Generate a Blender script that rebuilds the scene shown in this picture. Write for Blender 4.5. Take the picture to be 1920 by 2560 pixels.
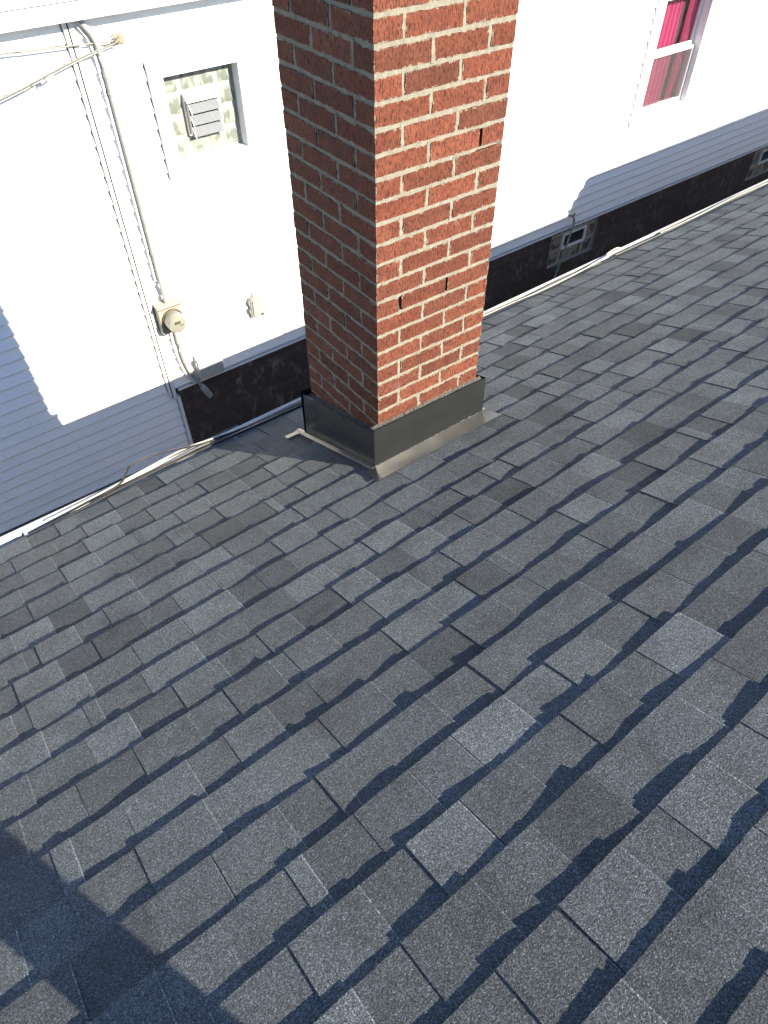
import bpy, math, random
from math import sin, cos, pi, radians, sqrt, atan2
from mathutils import Vector, Matrix

# ------------------------------------------------------------------ reset
for o in list(bpy.data.objects):
    bpy.data.objects.remove(o, do_unlink=True)
scene = bpy.context.scene
COL = scene.collection
RNG = random.Random(7)

# ------------------------------------------------------------------ camera (solved from the brick courses)
CAM = Vector((-1.2632, -1.6924, 0.4552))
C_R = Vector((0.79323051, -0.60891162, -0.00346383))
C_D = Vector((-0.45138300, -0.58418054, -0.67452686))
C_F = Vector((0.40870374, 0.53661880, -0.73824218))
F_PX = 1741.68                                     # focal length in pixels of the 1920 x 2560 photograph
cd = bpy.data.cameras.new('camera')
cam = bpy.data.objects.new('camera', cd); COL.objects.link(cam)
m = Matrix.Identity(4)
for i in range(3):
    m[i][0] = C_R[i]; m[i][1] = -C_D[i]; m[i][2] = -C_F[i]; m[i][3] = CAM[i]
cam.matrix_world = m
cd.sensor_fit = 'VERTICAL'; cd.sensor_height = 24.0; cd.sensor_width = 18.0
cd.lens = F_PX / 2560 * 24.0
cd.clip_start = 0.03; cd.clip_end = 2000
scene.camera = cam
scene.render.resolution_x = 768; scene.render.resolution_y = 1024

def to_px(p):
    v = Vector(p) - CAM
    d = v.dot(C_F)
    if d < 0.05: return None
    return 960 + F_PX * v.dot(C_R) / d, 1280 + F_PX * v.dot(C_D) / d, d

# ------------------------------------------------------------------ light
SUN = Vector((-0.40, 1.0, -0.581)).normalized()    # the way the light travels
el = math.asin(-SUN.z)
az = atan2(-SUN.x, -SUN.y)
world = bpy.data.worlds.new('World'); scene.world = world; world.use_nodes = True
nt = world.node_tree; nt.nodes.clear()
sky = nt.nodes.new('ShaderNodeTexSky'); sky.sky_type = 'NISHITA'; sky.sun_disc = False
sky.sun_elevation = el; sky.sun_rotation = az
sky.air_density = 1.0; sky.dust_density = 0.15; sky.ozone_density = 3.5
bg = nt.nodes.new('ShaderNodeBackground'); bg.inputs[1].default_value = 0.060
wo = nt.nodes.new('ShaderNodeOutputWorld')
wb_ = nt.nodes.new('ShaderNodeMix'); wb_.data_type = 'RGBA'; wb_.blend_type = 'MULTIPLY'; wb_.inputs[0].default_value = 1.0
wb_.inputs[7].default_value = (0.83, 1.00, 1.17, 1)      # daylight white balance: open sky reads blue beside warm sun
nt.links.new(sky.outputs[0], wb_.inputs[6]); nt.links.new(wb_.outputs[2], bg.inputs[0]); nt.links.new(bg.outputs[0], wo.inputs[0])
sd = bpy.data.lights.new('sun', 'SUN'); sd.energy = 5.0; sd.angle = radians(0.53); sd.color = (1.0, 0.90, 0.74)
so = bpy.data.objects.new('sun', sd); COL.objects.link(so)
so.rotation_euler = SUN.to_track_quat('-Z', 'Y').to_euler(); so.location = (4, -8, 8)
vs = scene.view_settings
vs.view_transform = 'Standard'; vs.look = 'None'; vs.exposure = 1.9; vs.gamma = 1.0
vs.use_curve_mapping = False

# ------------------------------------------------------------------ materials
MATS = {}
class NB:
    """small node-tree builder"""
    def __init__(self, name):
        self.m = bpy.data.materials.new(name); self.m.use_nodes = True
        self.t = self.m.node_tree
        self.b = self.t.nodes['Principled BSDF']; self.out = self.t.nodes['Material Output']
        MATS[name] = self.m
    def n(self, kind, **kw):
        nd = self.t.nodes.new('ShaderNode' + kind)
        for k, v in kw.items():
            if isinstance(k, str) and hasattr(nd, k): setattr(nd, k, v)
        return nd
    def l(self, a, b): self.t.links.new(a, b)
    def pos(self, scale=(1, 1, 1), rot=(0, 0, 0), obj=False):
        g = self.n('TexCoord') if obj else self.n('NewGeometry')
        mp = self.n('Mapping'); mp.inputs['Scale'].default_value = scale; mp.inputs['Rotation'].default_value = rot
        self.l(g.outputs['Object'] if obj else g.outputs['Position'], mp.inputs[0]); return mp.outputs[0]
    def noise(self, vec, scale, detail=4, rough=0.55):
        nd = self.n('TexNoise'); nd.inputs['Scale'].default_value = scale
        nd.inputs['Detail'].default_value = detail; nd.inputs['Roughness'].default_value = rough
        self.l(vec, nd.inputs['Vector']); return nd.outputs['Fac']
    def vor(self, vec, scale, out='Color'):
        nd = self.n('TexVoronoi'); nd.inputs['Scale'].default_value = scale
        self.l(vec, nd.inputs['Vector']); return nd.outputs[out]
    def ramp(self, fac, stops, interp='LINEAR'):
        r = self.n('ValToRGB'); r.color_ramp.interpolation = interp
        e = r.color_ramp.elements
        while len(e) < len(stops): e.new(0.5)
        for i, (p, c) in enumerate(stops):
            e[i].position = p
            e[i].color = (c, c, c, 1) if isinstance(c, (int, float)) else (*c, 1)
        self.l(fac, r.inputs[0]); return r.outputs[0]
    def math(self, op, a, b=None, clamp=False):
        nd = self.n('Math'); nd.operation = op; nd.use_clamp = clamp
        for i, v in enumerate((a, b)):
            if v is None: continue
            if isinstance(v, (int, float)): nd.inputs[i].default_value = v
            else: self.l(v, nd.inputs[i])
        return nd.outputs[0]
    def mix(self, fac, a, b, blend='MIX'):
        nd = self.n('Mix'); nd.data_type = 'RGBA'; nd.blend_type = blend; nd.clamp_result = False
        for sock, v in ((nd.inputs[0], fac), (nd.inputs[6], a), (nd.inputs[7], b)):
            if isinstance(v, (int, float)):
                if sock.type == 'RGBA': sock.default_value = (v, v, v, 1)
                else: sock.default_value = v
            elif isinstance(v, tuple): sock.default_value = (*v, 1)
            else: self.l(v, sock)
        return nd.outputs[2]
    def bump(self, h, strength=0.3, dist=0.002):
        nd = self.n('Bump'); nd.inputs['Strength'].default_value = strength; nd.inputs['Distance'].default_value = dist
        self.l(h, nd.inputs['Height']); self.l(nd.outputs[0], self.b.inputs['Normal']); return nd
    def set(self, col=None, rough=None, metal=None, spec=None):
        for k, v in (('Base Color', col), ('Roughness', rough), ('Metallic', metal), ('Specular IOR Level', spec)):
            if v is None: continue
            if isinstance(v, (int, float)): self.b.inputs[k].default_value = v
            elif isinstance(v, tuple): self.b.inputs[k].default_value = (*v, 1)
            else: self.l(v, self.b.inputs[k])
        return self.m

def plain(name, col, rough=0.5, metal=0.0, spec=0.4, var=0.12, scale=18, bump=0.0):
    """painted / plastic / metal surface with faint mottling"""
    b = NB(name); p = b.pos()
    f = b.noise(p, scale, 5)
    v = b.ramp(f, [(0.3, 1 - var), (0.7, 1 + var * 0.5)])
    b.set(b.mix(1.0, col, v, 'MULTIPLY'), rough, metal, spec)
    if bump: b.bump(b.noise(p, scale * 12, 4), bump, 0.002)
    return b.m

def make_shingle():
    b = NB('asphalt_granules'); p = b.pos()
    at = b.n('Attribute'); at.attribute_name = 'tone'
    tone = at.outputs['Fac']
    cell = b.vor(p, 560)
    sep = b.n('SeparateColor'); b.l(cell, sep.inputs[0])
    gran = b.ramp(sep.outputs[0], [(0.0, 0.36), (0.35, 0.70), (0.72, 1.15), (0.93, 1.75), (1.0, 2.8)])
    fine = b.ramp(b.noise(p, 240, 3, 0.7), [(0.32, 0.68), (0.68, 1.32)])
    patch = b.ramp(b.noise(p, 6.0, 5, 0.65), [(0.28, 0.68), (0.5, 1.0), (0.72, 1.14)])
    tint = b.mix(b.ramp(sep.outputs[1], [(0.25, 0.0), (0.9, 1.0)]), (0.074, 0.087, 0.096), (0.086, 0.094, 0.095))
    c = b.mix(1.0, tint, gran, 'MULTIPLY'); c = b.mix(1.0, c, fine, 'MULTIPLY'); c = b.mix(1.0, c, patch, 'MULTIPLY')
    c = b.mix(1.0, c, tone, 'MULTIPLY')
    dust = b.ramp(b.noise(p, 1.1, 4, 0.6), [(0.5, 0.0), (0.72, 0.22)])
    c = b.mix(dust, c, (0.092, 0.090, 0.082))
    b.set(c, 0.86, 0, 0.32)
    h = b.math('ADD', b.math('MULTIPLY', sep.outputs[2], 0.6), b.noise(p, 260, 3, 0.7))
    b.bump(h, 0.75, 0.0030)
make_shingle()

def make_brick():
    b = NB('wire_cut_brick')
    oi = b.n('ObjectInfo')
    g = b.n('TexCoord'); add = b.n('VectorMath'); add.operation = 'ADD'
    rnd = b.n('CombineXYZ'); b.l(b.math('MULTIPLY', oi.outputs['Random'], 13.0), rnd.inputs[0]); b.l(b.math('MULTIPLY', oi.outputs['Random'], 7.0), rnd.inputs[2])
    b.l(g.outputs['Object'], add.inputs[0]); b.l(rnd.outputs[0], add.inputs[1])
    def mp(sc):
        q = b.n('Mapping'); q.inputs['Scale'].default_value = sc; b.l(add.outputs[0], q.inputs[0]); return q.outputs[0]
    streak = b.noise(mp((1, 1, 0.30)), 190, 3, 0.65)          # vertical wire-cut drag marks
    grain = b.noise(mp((1, 1, 1)), 620, 3, 0.6)
    pits = b.vor(mp((1, 1, 0.45)), 190, 'Distance')
    blotch = b.noise(mp((1, 1, 1)), 22, 5, 0.6)
    col = b.mix(b.ramp(blotch, [(0.35, 0.0), (0.65, 1.0)]), (0.088, 0.0265, 0.0165), (0.124, 0.040, 0.0225))
    col = b.mix(1.0, col, oi.outputs['Color'], 'MULTIPLY')
    col = b.mix(b.ramp(streak, [(0.38, 0.88), (0.50, 0.0)]), col, (0.026, 0.010, 0.008))
    col = b.mix(1.0, col, b.ramp(grain, [(0.3, 0.74), (0.7, 1.24)]), 'MULTIPLY')
    # lime bloom and mortar smears, worked out from the distance to the brick's own edges
    uv = b.n('UVMap'); uv.uv_map = 'pos'; dm = b.n('UVMap'); dm.uv_map = 'dim'
    su = b.n('SeparateXYZ'); b.l(uv.outputs[0], su.inputs[0]); sm = b.n('SeparateXYZ'); b.l(dm.outputs[0], sm.inputs[0])
    ex = b.math('MINIMUM', su.outputs[0], b.math('SUBTRACT', sm.outputs[0], su.outputs[0]))
    ey = b.math('MINIMUM', su.outputs[1], b.math('SUBTRACT', sm.outputs[1], su.outputs[1]))
    e = b.math('MINIMUM', ex, ey)
    wob = b.noise(mp((1, 1, 1)), 75, 5, 0.7)
    lim = b.math('MULTIPLY', b.math('SUBTRACT', wob, 0.51), 0.034)
    smear = b.math('MULTIPLY', b.math('GREATER_THAN', lim, e), 0.85)
    bloom = b.math('MULTIPLY', b.ramp(b.noise(mp((1, 1, 0.5)), 30, 6, 0.7), [(0.54, 0.0), (0.8, 0.42)]), b.ramp(oi.outputs['Alpha'], [(0.5, 0.0), (1.0, 1.0)]))
    col = b.mix(bloom, col, (0.19, 0.135, 0.13))
    col = b.mix(smear, col, (0.20, 0.175, 0.125))
    b.set(col, 0.9, 0, 0.2)
    h = b.math('ADD', streak, b.math('MULTIPLY', pits, 0.7))
    b.bump(h, 0.8, 0.0035)
make_brick()

def make_mortar():
    b = NB('mortar'); p = b.pos()
    c = b.mix(b.ramp(b.noise(p, 45, 6, 0.7), [(0.35, 0.0), (0.7, 1.0)]), (0.160, 0.148, 0.118), (0.222, 0.208, 0.168))
    c = b.mix(1.0, c, b.ramp(b.noise(p, 420, 3), [(0.3, 0.8), (0.7, 1.12)]), 'MULTIPLY')
    c = b.mix(b.ramp(b.noise(p, 130, 4, 0.7), [(0.62, 0.0), (0.72, 0.5)]), c, (0.10, 0.08, 0.055))
    b.set(c, 0.95, 0, 0.15); b.bump(b.noise(p, 260, 5, 0.7), 0.7, 0.004)
make_mortar()

def make_siding():
    b = NB('white_vinyl'); p = b.pos((1, 1, 6))
    c = b.mix(b.ramp(b.noise(b.pos((0.4, 0.4, 2)), 3.2, 6, 0.65), [(0.4, 0.0), (0.75, 0.35)]), (0.82, 0.82, 0.81), (0.70, 0.69, 0.65))
    c = b.mix(1.0, c, b.ramp(b.noise(p, 20, 5), [(0.3, 0.95), (0.7, 1.03)]), 'MULTIPLY')
    b.set(c, 0.42, 0, 0.4); b.bump(b.noise(b.pos((0.25, 1, 14)), 30, 3), 0.12, 0.002)
make_siding()

def make_foundation():
    b = NB('tarred_block'); p = b.pos()
    st = b.pos((1, 1, 0.55))
    scuff = b.math('MULTIPLY', b.ramp(b.noise(st, 13, 8, 0.72), [(0.52, 0.0), (0.70, 1.0)]), b.ramp(b.noise(p, 2.1, 3), [(0.38, 0.2), (0.58, 1.0)]))
    c = b.mix(b.noise(p, 4, 5), (0.034, 0.024, 0.0215), (0.062, 0.045, 0.040))
    c = b.mix(b.math('MULTIPLY', scuff, 0.65), c, (0.27, 0.26, 0.255))
    low = b.ramp(b.noise(b.pos((0.5, 1, 5)), 2.6, 5), [(0.5, 0.0), (0.7, 0.3)])
    c = b.mix(low, c, (0.12, 0.115, 0.115))
    b.set(c, 0.62, 0, 0.4); b.bump(b.noise(p, 60, 6, 0.65), 0.5, 0.008)
make_foundation()

def make_ground():
    b = NB('yard_ground'); p = b.pos()
    f = b.noise(p, 1.3, 6, 0.6)
    soil = b.mix(b.noise(p, 35, 6, 0.7), (0.035, 0.030, 0.024), (0.10, 0.09, 0.075))
    moss = b.mix(b.noise(p, 55, 5, 0.7), (0.012, 0.022, 0.010), (0.055, 0.075, 0.035))
    c = b.mix(b.ramp(f, [(0.45, 0.0), (0.58, 1.0)]), soil, moss)
    leaf = b.ramp(b.noise(p, 28, 4, 0.7), [(0.66, 0.0), (0.7, 1.0)])
    c = b.mix(b.math('MULTIPLY', leaf, 0.7), c, (0.17, 0.13, 0.09))
    b.set(c, 0.95, 0, 0.2); b.bump(b.noise(p, 40, 6, 0.7), 0.8, 0.03)
make_ground()

def make_concrete():
    b = NB('concrete'); p = b.pos()
    c = b.mix(b.noise(p, 6, 6, 0.7), (0.20, 0.19, 0.175), (0.34, 0.33, 0.31))
    c = b.mix(b.ramp(b.noise(p, 30, 4, 0.75), [(0.6, 0.0), (0.7, 0.8)]), c, (0.07, 0.065, 0.06))
    b.set(c, 0.9, 0, 0.2); b.bump(b.noise(p, 120, 5), 0.5, 0.004)
make_concrete()

def make_flashing():
    b = NB('coated_flashing'); p = b.pos()
    c = b.mix(b.ramp(b.noise(p, 9, 6, 0.7), [(0.4, 0.0), (0.75, 1.0)]), (0.0125, 0.0140, 0.0145), (0.0150, 0.0165, 0.0168))
    r = b.ramp(b.noise(p, 14, 5), [(0.3, 0.27), (0.7, 0.31)])
    b.set(c, r, 0.0, 0.7); b.bump(b.noise(p, 4, 1), 0.05, 0.008)
make_flashing()

def make_glass(name, tint=(1, 1, 1), refl=0.10, rough=0.02):
    b = NB(name)
    for n_ in list(b.t.nodes):
        if n_ != b.out: b.t.nodes.remove(n_)
    tr = b.n('BsdfTransparent'); tr.inputs[0].default_value = (*tint, 1)
    gl = b.n('BsdfGlossy'); gl.inputs['Roughness'].default_value = rough
    fr = b.n('LayerWeight'); fr.inputs[0].default_value = 0.5
    fac = b.math('ADD', b.math('MULTIPLY', b.math('POWER', fr.outputs['Facing'], 3.0), 0.45), refl, True)
    mx = b.n('MixShader'); b.l(fac, mx.inputs[0]); b.l(tr.outputs[0], mx.inputs[1]); b.l(gl.outputs[0], mx.inputs[2])
    b.l(mx.outputs[0], b.out.inputs[0])
make_glass('window_glass', (0.92, 0.95, 0.95), 0.03)

def make_block_glass(name, dark, light, rim, rough=0.16):
    """wavy moulded glass block: thick pale rim, body with painted wavy highlights under a wet face"""
    b = NB(name); p = b.pos()
    g = b.n('TexCoord'); sp = b.n('SeparateXYZ'); b.l(g.outputs['Generated'], sp.inputs[0])
    ex = b.math('MINIMUM', sp.outputs[0], b.math('SUBTRACT', 1.0, sp.outputs[0])); ez = b.math('MINIMUM', sp.outputs[2], b.math('SUBTRACT', 1.0, sp.outputs[2]))
    e = b.math('ADD', b.math('MINIMUM', ex, ez), b.math('MULTIPLY', b.math('SUBTRACT', b.noise(p, 45, 3), 0.5), 0.10))
    f = b.ramp(b.noise(b.pos((1, 1, 0.55)), 15, 2, 0.35), [(0.46, 0.0), (0.52, 1.0)])
    c = b.mix(f, dark, light)  # lighter ripples in the colour stand in for highlights
    c = b.mix(b.ramp(e, [(0.10, 1.0), (0.17, 0.0)]), c, rim)
    b.set(c, rough, 0, 0.6); b.bump(b.noise(p, 16, 3, 0.5), 0.5, 0.015)
make_block_glass('glass_block_pale', (0.125, 0.142, 0.126), (0.215, 0.228, 0.200), (0.150, 0.178, 0.142))
make_block_glass('glass_block_dim', (0.10, 0.09, 0.072), (0.25, 0.23, 0.19), (0.20, 0.19, 0.165))

def make_frost():
    b = NB('frosted_louvre_glass'); p = b.pos()
    c = b.mix(b.ramp(b.noise(p, 150, 3, 0.7), [(0.4, 0.0), (0.62, 1.0)]), (0.078, 0.088, 0.10), (0.125, 0.135, 0.147))
    b.set(c, 0.55, 0, 0.25); b.bump(b.noise(p, 150, 3, 0.7), 0.4, 0.002)
make_frost()

def make_curtain():
    b = NB('pink_curtain_cloth'); p = b.pos()
    c = b.mix(b.noise(b.pos((40, 40, 1)), 3, 4), (0.34, 0.030, 0.105), (0.48, 0.06, 0.16))
    b.set(c, 0.8, 0, 0.2); b.bump(b.noise(p, 500, 2), 0.2, 0.001)
make_curtain()

def make_screen():
    b = NB('insect_screen')
    tr = b.n('BsdfTransparent'); df = b.n('BsdfDiffuse'); df.inputs[0].default_value = (0.13, 0.135, 0.14, 1)
    fac = b.ramp(b.noise(b.pos(), 35, 4), [(0.3, 0.20), (0.7, 0.28)])
    mx = b.n('MixShader'); b.l(fac, mx.inputs[0]); b.l(tr.outputs[0], mx.inputs[1]); b.l(df.outputs[0], mx.inputs[2])
    b.l(mx.outputs[0], b.out.inputs[0])
make_screen()

plain('white_trim', (0.70, 0.70, 0.69), 0.4, var=0.05)
plain('gutter_white', (0.47, 0.47, 0.445), 0.32, var=0.16, scale=9)
plain('gutter_inside', (0.2, 0.19, 0.15), 0.5, var=0.3, scale=14)
plain('cream_plastic', (0.21, 0.2, 0.16), 0.45, var=0.08)
plain('meter_enclosure', (0.25, 0.243, 0.205), 0.45, var=0.10)
plain('meter_lens', (0.185, 0.19, 0.155), 0.12, spec=0.6, var=0.05)
plain('white_plastic', (0.26, 0.258, 0.23), 0.4, var=0.05)
plain('hood_plastic', (0.42, 0.43, 0.43), 0.4, var=0.06)
plain('grey_boot', (0.26, 0.265, 0.275), 0.45, var=0.15, scale=40)
plain('conduit_paint', (0.27, 0.268, 0.245), 0.4, var=0.16, scale=26)
plain('lcd', (0.055, 0.062, 0.035), 0.2, var=0.05)
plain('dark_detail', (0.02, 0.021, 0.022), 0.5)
plain('brown_tag', (0.05, 0.032, 0.022), 0.6)
plain('rust_edge', (0.11, 0.06, 0.032), 0.7, var=0.4, scale=60)
plain('black_cable', (0.012, 0.012, 0.013), 0.38, spec=0.5)
plain('white_cable', (0.33, 0.325, 0.28), 0.45, var=0.2, scale=30)
plain('grey_cable', (0.10, 0.10, 0.09), 0.5, var=0.25, scale=40)
plain('alu_cable', (0.14, 0.14, 0.135), 0.4, 0.5, var=0.3, scale=60)
plain('galvanised', (0.33, 0.33, 0.33), 0.38, 0.8, var=0.3, scale=60)
plain('brass_worn', (0.20, 0.185, 0.16), 0.5, 0.7, var=0.4, scale=90)
plain('green_hose', (0.155, 0.225, 0.185), 0.5, var=0.2, scale=40)
plain('roof_deck', (0.02, 0.02, 0.021), 0.9)
plain('pale_metal_roof', (0.62, 0.62, 0.60), 0.5, var=0.08)
plain('stucco', (0.33, 0.30, 0.26), 0.9, var=0.15, bump=0.4)
plain('dark_room', (0.035, 0.022, 0.025), 0.9)
plain('room_wall', (0.16, 0.06, 0.075), 0.9)
plain('core_dark', (0.03, 0.022, 0.018), 0.95)
plain('sealant', (0.075, 0.07, 0.06), 0.7, var=0.7, scale=120, bump=0.8)
plain('trousers', (0.03, 0.035, 0.05), 0.9, var=0.25, scale=40)
plain('shirt', (0.10, 0.11, 0.13), 0.9, var=0.2, scale=40)
plain('skin', (0.36, 0.21, 0.15), 0.55, var=0.1)
plain('boot_leather', (0.05, 0.035, 0.025), 0.6, var=0.3)
plain('hair', (0.03, 0.022, 0.016), 0.6)
plain('maroon_cloth', (0.075, 0.022, 0.034), 0.9, var=0.25, scale=25)
plain('wood_block', (0.2, 0.18, 0.125), 0.8, var=0.3, scale=40)

# ------------------------------------------------------------------ mesh builder
class MB:
    def __init__(self): self.v = []; self.f = []; self.tone = []
    def add(self, vs, fs, tone=1.0):
        o = len(self.v); self.v += [tuple(x) for x in vs]
        for f in fs: self.f.append(tuple(i + o for i in f)); self.tone.append(tone)
        return self
    def box(self, x0, x1, y0, y1, z0, z1):
        v = [(x, y, z) for z in (z0, z1) for y in (y0, y1) for x in (x0, x1)]
        return self.add(v, [(0, 2, 3, 1), (4, 5, 7, 6), (0, 1, 5, 4), (2, 6, 7, 3), (0, 4, 6, 2), (1, 3, 7, 5)])
    def cbox(self, x0, x1, y0, y1, z0, z1, c=0.004):
        """box whose front (low y) edges are chamfered"""
        a = [(x0, y1, z0), (x1, y1, z0), (x1, y1, z1), (x0, y1, z1)]
        b = [(x0, y0 + c, z0), (x1, y0 + c, z0), (x1, y0 + c, z1), (x0, y0 + c, z1)]
        d = [(x0 + c, y0, z0 + c), (x1 - c, y0, z0 + c), (x1 - c, y0, z1 - c), (x0 + c, y0, z1 - c)]
        f = [(3, 2, 1, 0), (8, 9, 10, 11)]
        for i in range(4):
            j = (i + 1) % 4
            f += [(i, j, 4 + j, 4 + i), (4 + i, 4 + j, 8 + j, 8 + i)]
        return self.add(a + b + d, f)
    def prism_x(self, prof, x0, x1, cap=True):
        """profile of (y, z) points swept along x"""
        n = len(prof)
        v = [(x0, y, z) for y, z in prof] + [(x1, y, z) for y, z in prof]
        f = [(i, (i + 1) % n, n + (i + 1) % n, n + i) for i in range(n)]
        if cap: f += [tuple(range(n - 1, -1, -1)), tuple(range(n, 2 * n))]
        return self.add(v, f)
    def prism_y(self, prof, y0, y1):
        """profile of (x, z) points swept along y"""
        n = len(prof)
        v = [(x, y0, z) for x, z in prof] + [(x, y1, z) for x, z in prof]
        f = [(i, (i + 1) % n, n + (i + 1) % n, n + i) for i in range(n)] + [tuple(range(n - 1, -1, -1)), tuple(range(n, 2 * n))]
        return self.add(v, f)
    def slab(self, corners, t):
        """quad corners (world) given thickness along its own normal"""
        c = [Vector(p) for p in corners]
        nrm = (c[1] - c[0]).cross(c[3] - c[0]).normalized() * t
        v = c + [p + nrm for p in c]
        return self.add(v, [(3, 2, 1, 0), (4, 5, 6, 7), (0, 1, 5, 4), (1, 2, 6, 5), (2, 3, 7, 6), (3, 0, 4, 7)])
    def tube(self, path, r, n=10, cap=True, sx=1.0):
        P = [Vector(p) for p in path]; rs = r if isinstance(r, (list, tuple)) else [r] * len(P)
        v = []; up = Vector((0, 0, 1))
        for i, p in enumerate(P):
            t = (P[min(i + 1, len(P) - 1)] - P[max(i - 1, 0)]).normalized()
            a = t.cross(up)
            if a.length < 0.05: a = t.cross(Vector((0, 1, 0)))
            a.normalize(); bb = a.cross(t)
            for k in range(n):
                an = 2 * pi * k / n
                v.append(p + a * (cos(an) * rs[i] * sx) + bb * (sin(an) * rs[i]))
        f = []
        for i in range(len(P) - 1):
            for k in range(n):
                f.append((i * n + k, i * n + (k + 1) % n, (i + 1) * n + (k + 1) % n, (i + 1) * n + k))
        if cap: f += [tuple(range(n - 1, -1, -1)), tuple(range((len(P) - 1) * n, len(P) * n))]
        return self.add(v, f)
    def lathe_y(self, cx, cz, prof, n=36):
        """profile of (radius, y) turned about an axis along y"""
        v = []; f = []
        for r, y in prof:
            for k in range(n):
                a = 2 * pi * k / n; v.append((cx + r * cos(a), y, cz + r * sin(a)))
        for i in range(len(prof) - 1):
            for k in range(n):
                f.append((i * n + k, i * n + (k + 1) % n, (i + 1) * n + (k + 1) % n, (i + 1) * n + k))
        f += [tuple(range(n - 1, -1, -1)), tuple(range((len(prof) - 1) * n, len(prof) * n))]
        return self.add(v, f)
    def build(self, name, mat, parent=None, origin=None, smooth=False, tones=False, bevel=0.0):
        if origin is None: origin = Vector(parent['o']) if parent and 'o' in parent else Vector((0, 0, 0))
        origin = Vector(origin)
        me = bpy.data.meshes.new(name)
        me.from_pydata([tuple(Vector(p) - origin) for p in self.v], [], self.f); me.update()
        import bmesh
        bm = bmesh.new(); bm.from_mesh(me); bmesh.ops.recalc_face_normals(bm, faces=bm.faces); bm.to_mesh(me); bm.free()
        if tones:
            at = me.attributes.new('tone', 'FLOAT', 'FACE')
            for i, t in enumerate(self.tone): at.data[i].value = t
        if smooth:
            for p in me.polygons: p.use_smooth = True
            me.set_sharp_from_angle(angle=radians(38))
        me.materials.append(MATS[mat] if isinstance(mat, str) else mat)
        o = bpy.data.objects.new(name, me); COL.objects.link(o)
        if parent: o.parent = parent
        else: o.location = origin
        if bevel:
            bv = o.modifiers.new('bevel', 'BEVEL'); bv.width = bevel; bv.segments = 2; bv.limit_method = 'ANGLE'
        if parent and 'o' in parent and parent.type == 'MESH' : o['o'] = list(origin)
        return o

def tag(o, label, cat, group=None):
    o['label'] = label; o['category'] = cat
    if group: o['group'] = group
    return o
def empty(name, loc, label, cat, rz=0.0, group=None, origin=None):
    o = bpy.data.objects.new(name, None); COL.objects.link(o); o.empty_display_size = 0.1
    o.location = loc; o.rotation_euler = (0, 0, rz)
    o['o'] = list(origin if origin is not None else loc)     # point of the build space that sits at the empty
    return tag(o, label, cat, group)
def sub(mb, name, mat, part, root, **kw):
    """a sub-part: child of a part, built in the root's space"""
    o = mb.build(name, mat, None, origin=Vector(root['o']), **kw); o.location = (0, 0, 0); o.parent = part; return o
def single(mb, name, mat, loc, label, cat, group=None, **kw):
    return tag(mb.build(name, mat, None, origin=loc, **kw), label, cat, group)
def structure(o): o['kind'] = 'structure'; return o

# ------------------------------------------------------------------ the setting: ground
GZ = -4.35
g = MB()
N = 24; ext = [-300, -80, -30] + [-12 + i * 1.2 for i in range(21)] + [30, 80, 300]
vs_ = [(x, y, GZ + (0.03 * sin(x * 1.7 + y) * cos(y * 1.3) if abs(x) < 13 and abs(y) < 13 else 0)) for y in ext for x in ext]
n_ = len(ext)
g.add(vs_, [(j * n_ + i, j * n_ + i + 1, (j + 1) * n_ + i + 1, (j + 1) * n_ + i) for j in range(n_ - 1) for i in range(n_ - 1)])
structure(g.build('ground', 'yard_ground', smooth=True))
pv = MB(); pv.box(-9, 0.9, 2.2, 3.66, GZ - 0.05, GZ + 0.085)
structure(pv.build('path', 'concrete', bevel=0.01))

# ------------------------------------------------------------------ own house: roof frame
AL = 0.012; Z0 = -1.554; TP = 0.368; Q = sqrt(1 + TP * TP)
S0, EXPO = -0.016, 0.145
def rpt(x, s, h):                       # roof-frame point: along the eave, up the slope, out of the roof
    yr = -s / Q
    return Vector((x, yr + h * TP / Q, Z0 - TP * yr + h / Q))
def rz(v, a): return Vector((v[0] * cos(a) - v[1] * sin(a), v[0] * sin(a) + v[1] * cos(a), v[2]))
def roof_world(v): return rz(v, AL)

house = empty('house', (0, 0, GZ), 'low house with grey asphalt shingle roof that the photo is taken from', 'house', AL, origin=(0, 0, GZ))
RX0, RX1 = -5.0, 16.4
RIDGE = 3.35
w_ = MB(); w_.box(RX0 + .35, RX1 - .35, -6.0, 0.48, GZ, -1.98)
w_.build('wall', 'stucco', house)
# gable ends and deck
yr_r = -RIDGE / Q; zr = rpt(0, RIDGE, -0.02).z
deck = MB()
p = [(0.80, Z0 - TP * 0.80 - 0.0145), (yr_r, zr), (2 * yr_r - 0.80, Z0 - TP * 0.80 - 0.0145), (2 * yr_r - 0.80, Z0 - TP * 0.80 - 0.06), (yr_r, zr - 0.06), (0.80, Z0 - TP * 0.80 - 0.06)]
deck.prism_x(p, RX0, RX1)
roof = deck.build('roof', 'roof_deck', house)
gb = MB()
for xx in (RX0 + .36, RX1 - .38):
    n0 = [(0.46, -1.985), (yr_r, zr - 0.08), (2 * yr_r - 0.46, -1.985)]
    gb.prism_x(n0, xx, xx + 0.02)
gb.build('gable', 'white_trim', house)
fa = MB(); fa.box(RX0, RX1, 0.778, 0.797, Z0 - TP * 0.80 - 0.17, Z0 - TP * 0.80 - 0.03)
fa.build('fascia', 'gutter_white', house)
sf = MB(); sf.box(RX0, RX1, 0.482, 0.776, Z0 - TP * 0.80 - 0.17, Z0 - TP * 0.80 - 0.15)
sf.build('soffit', 'white_trim', house)

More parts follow.
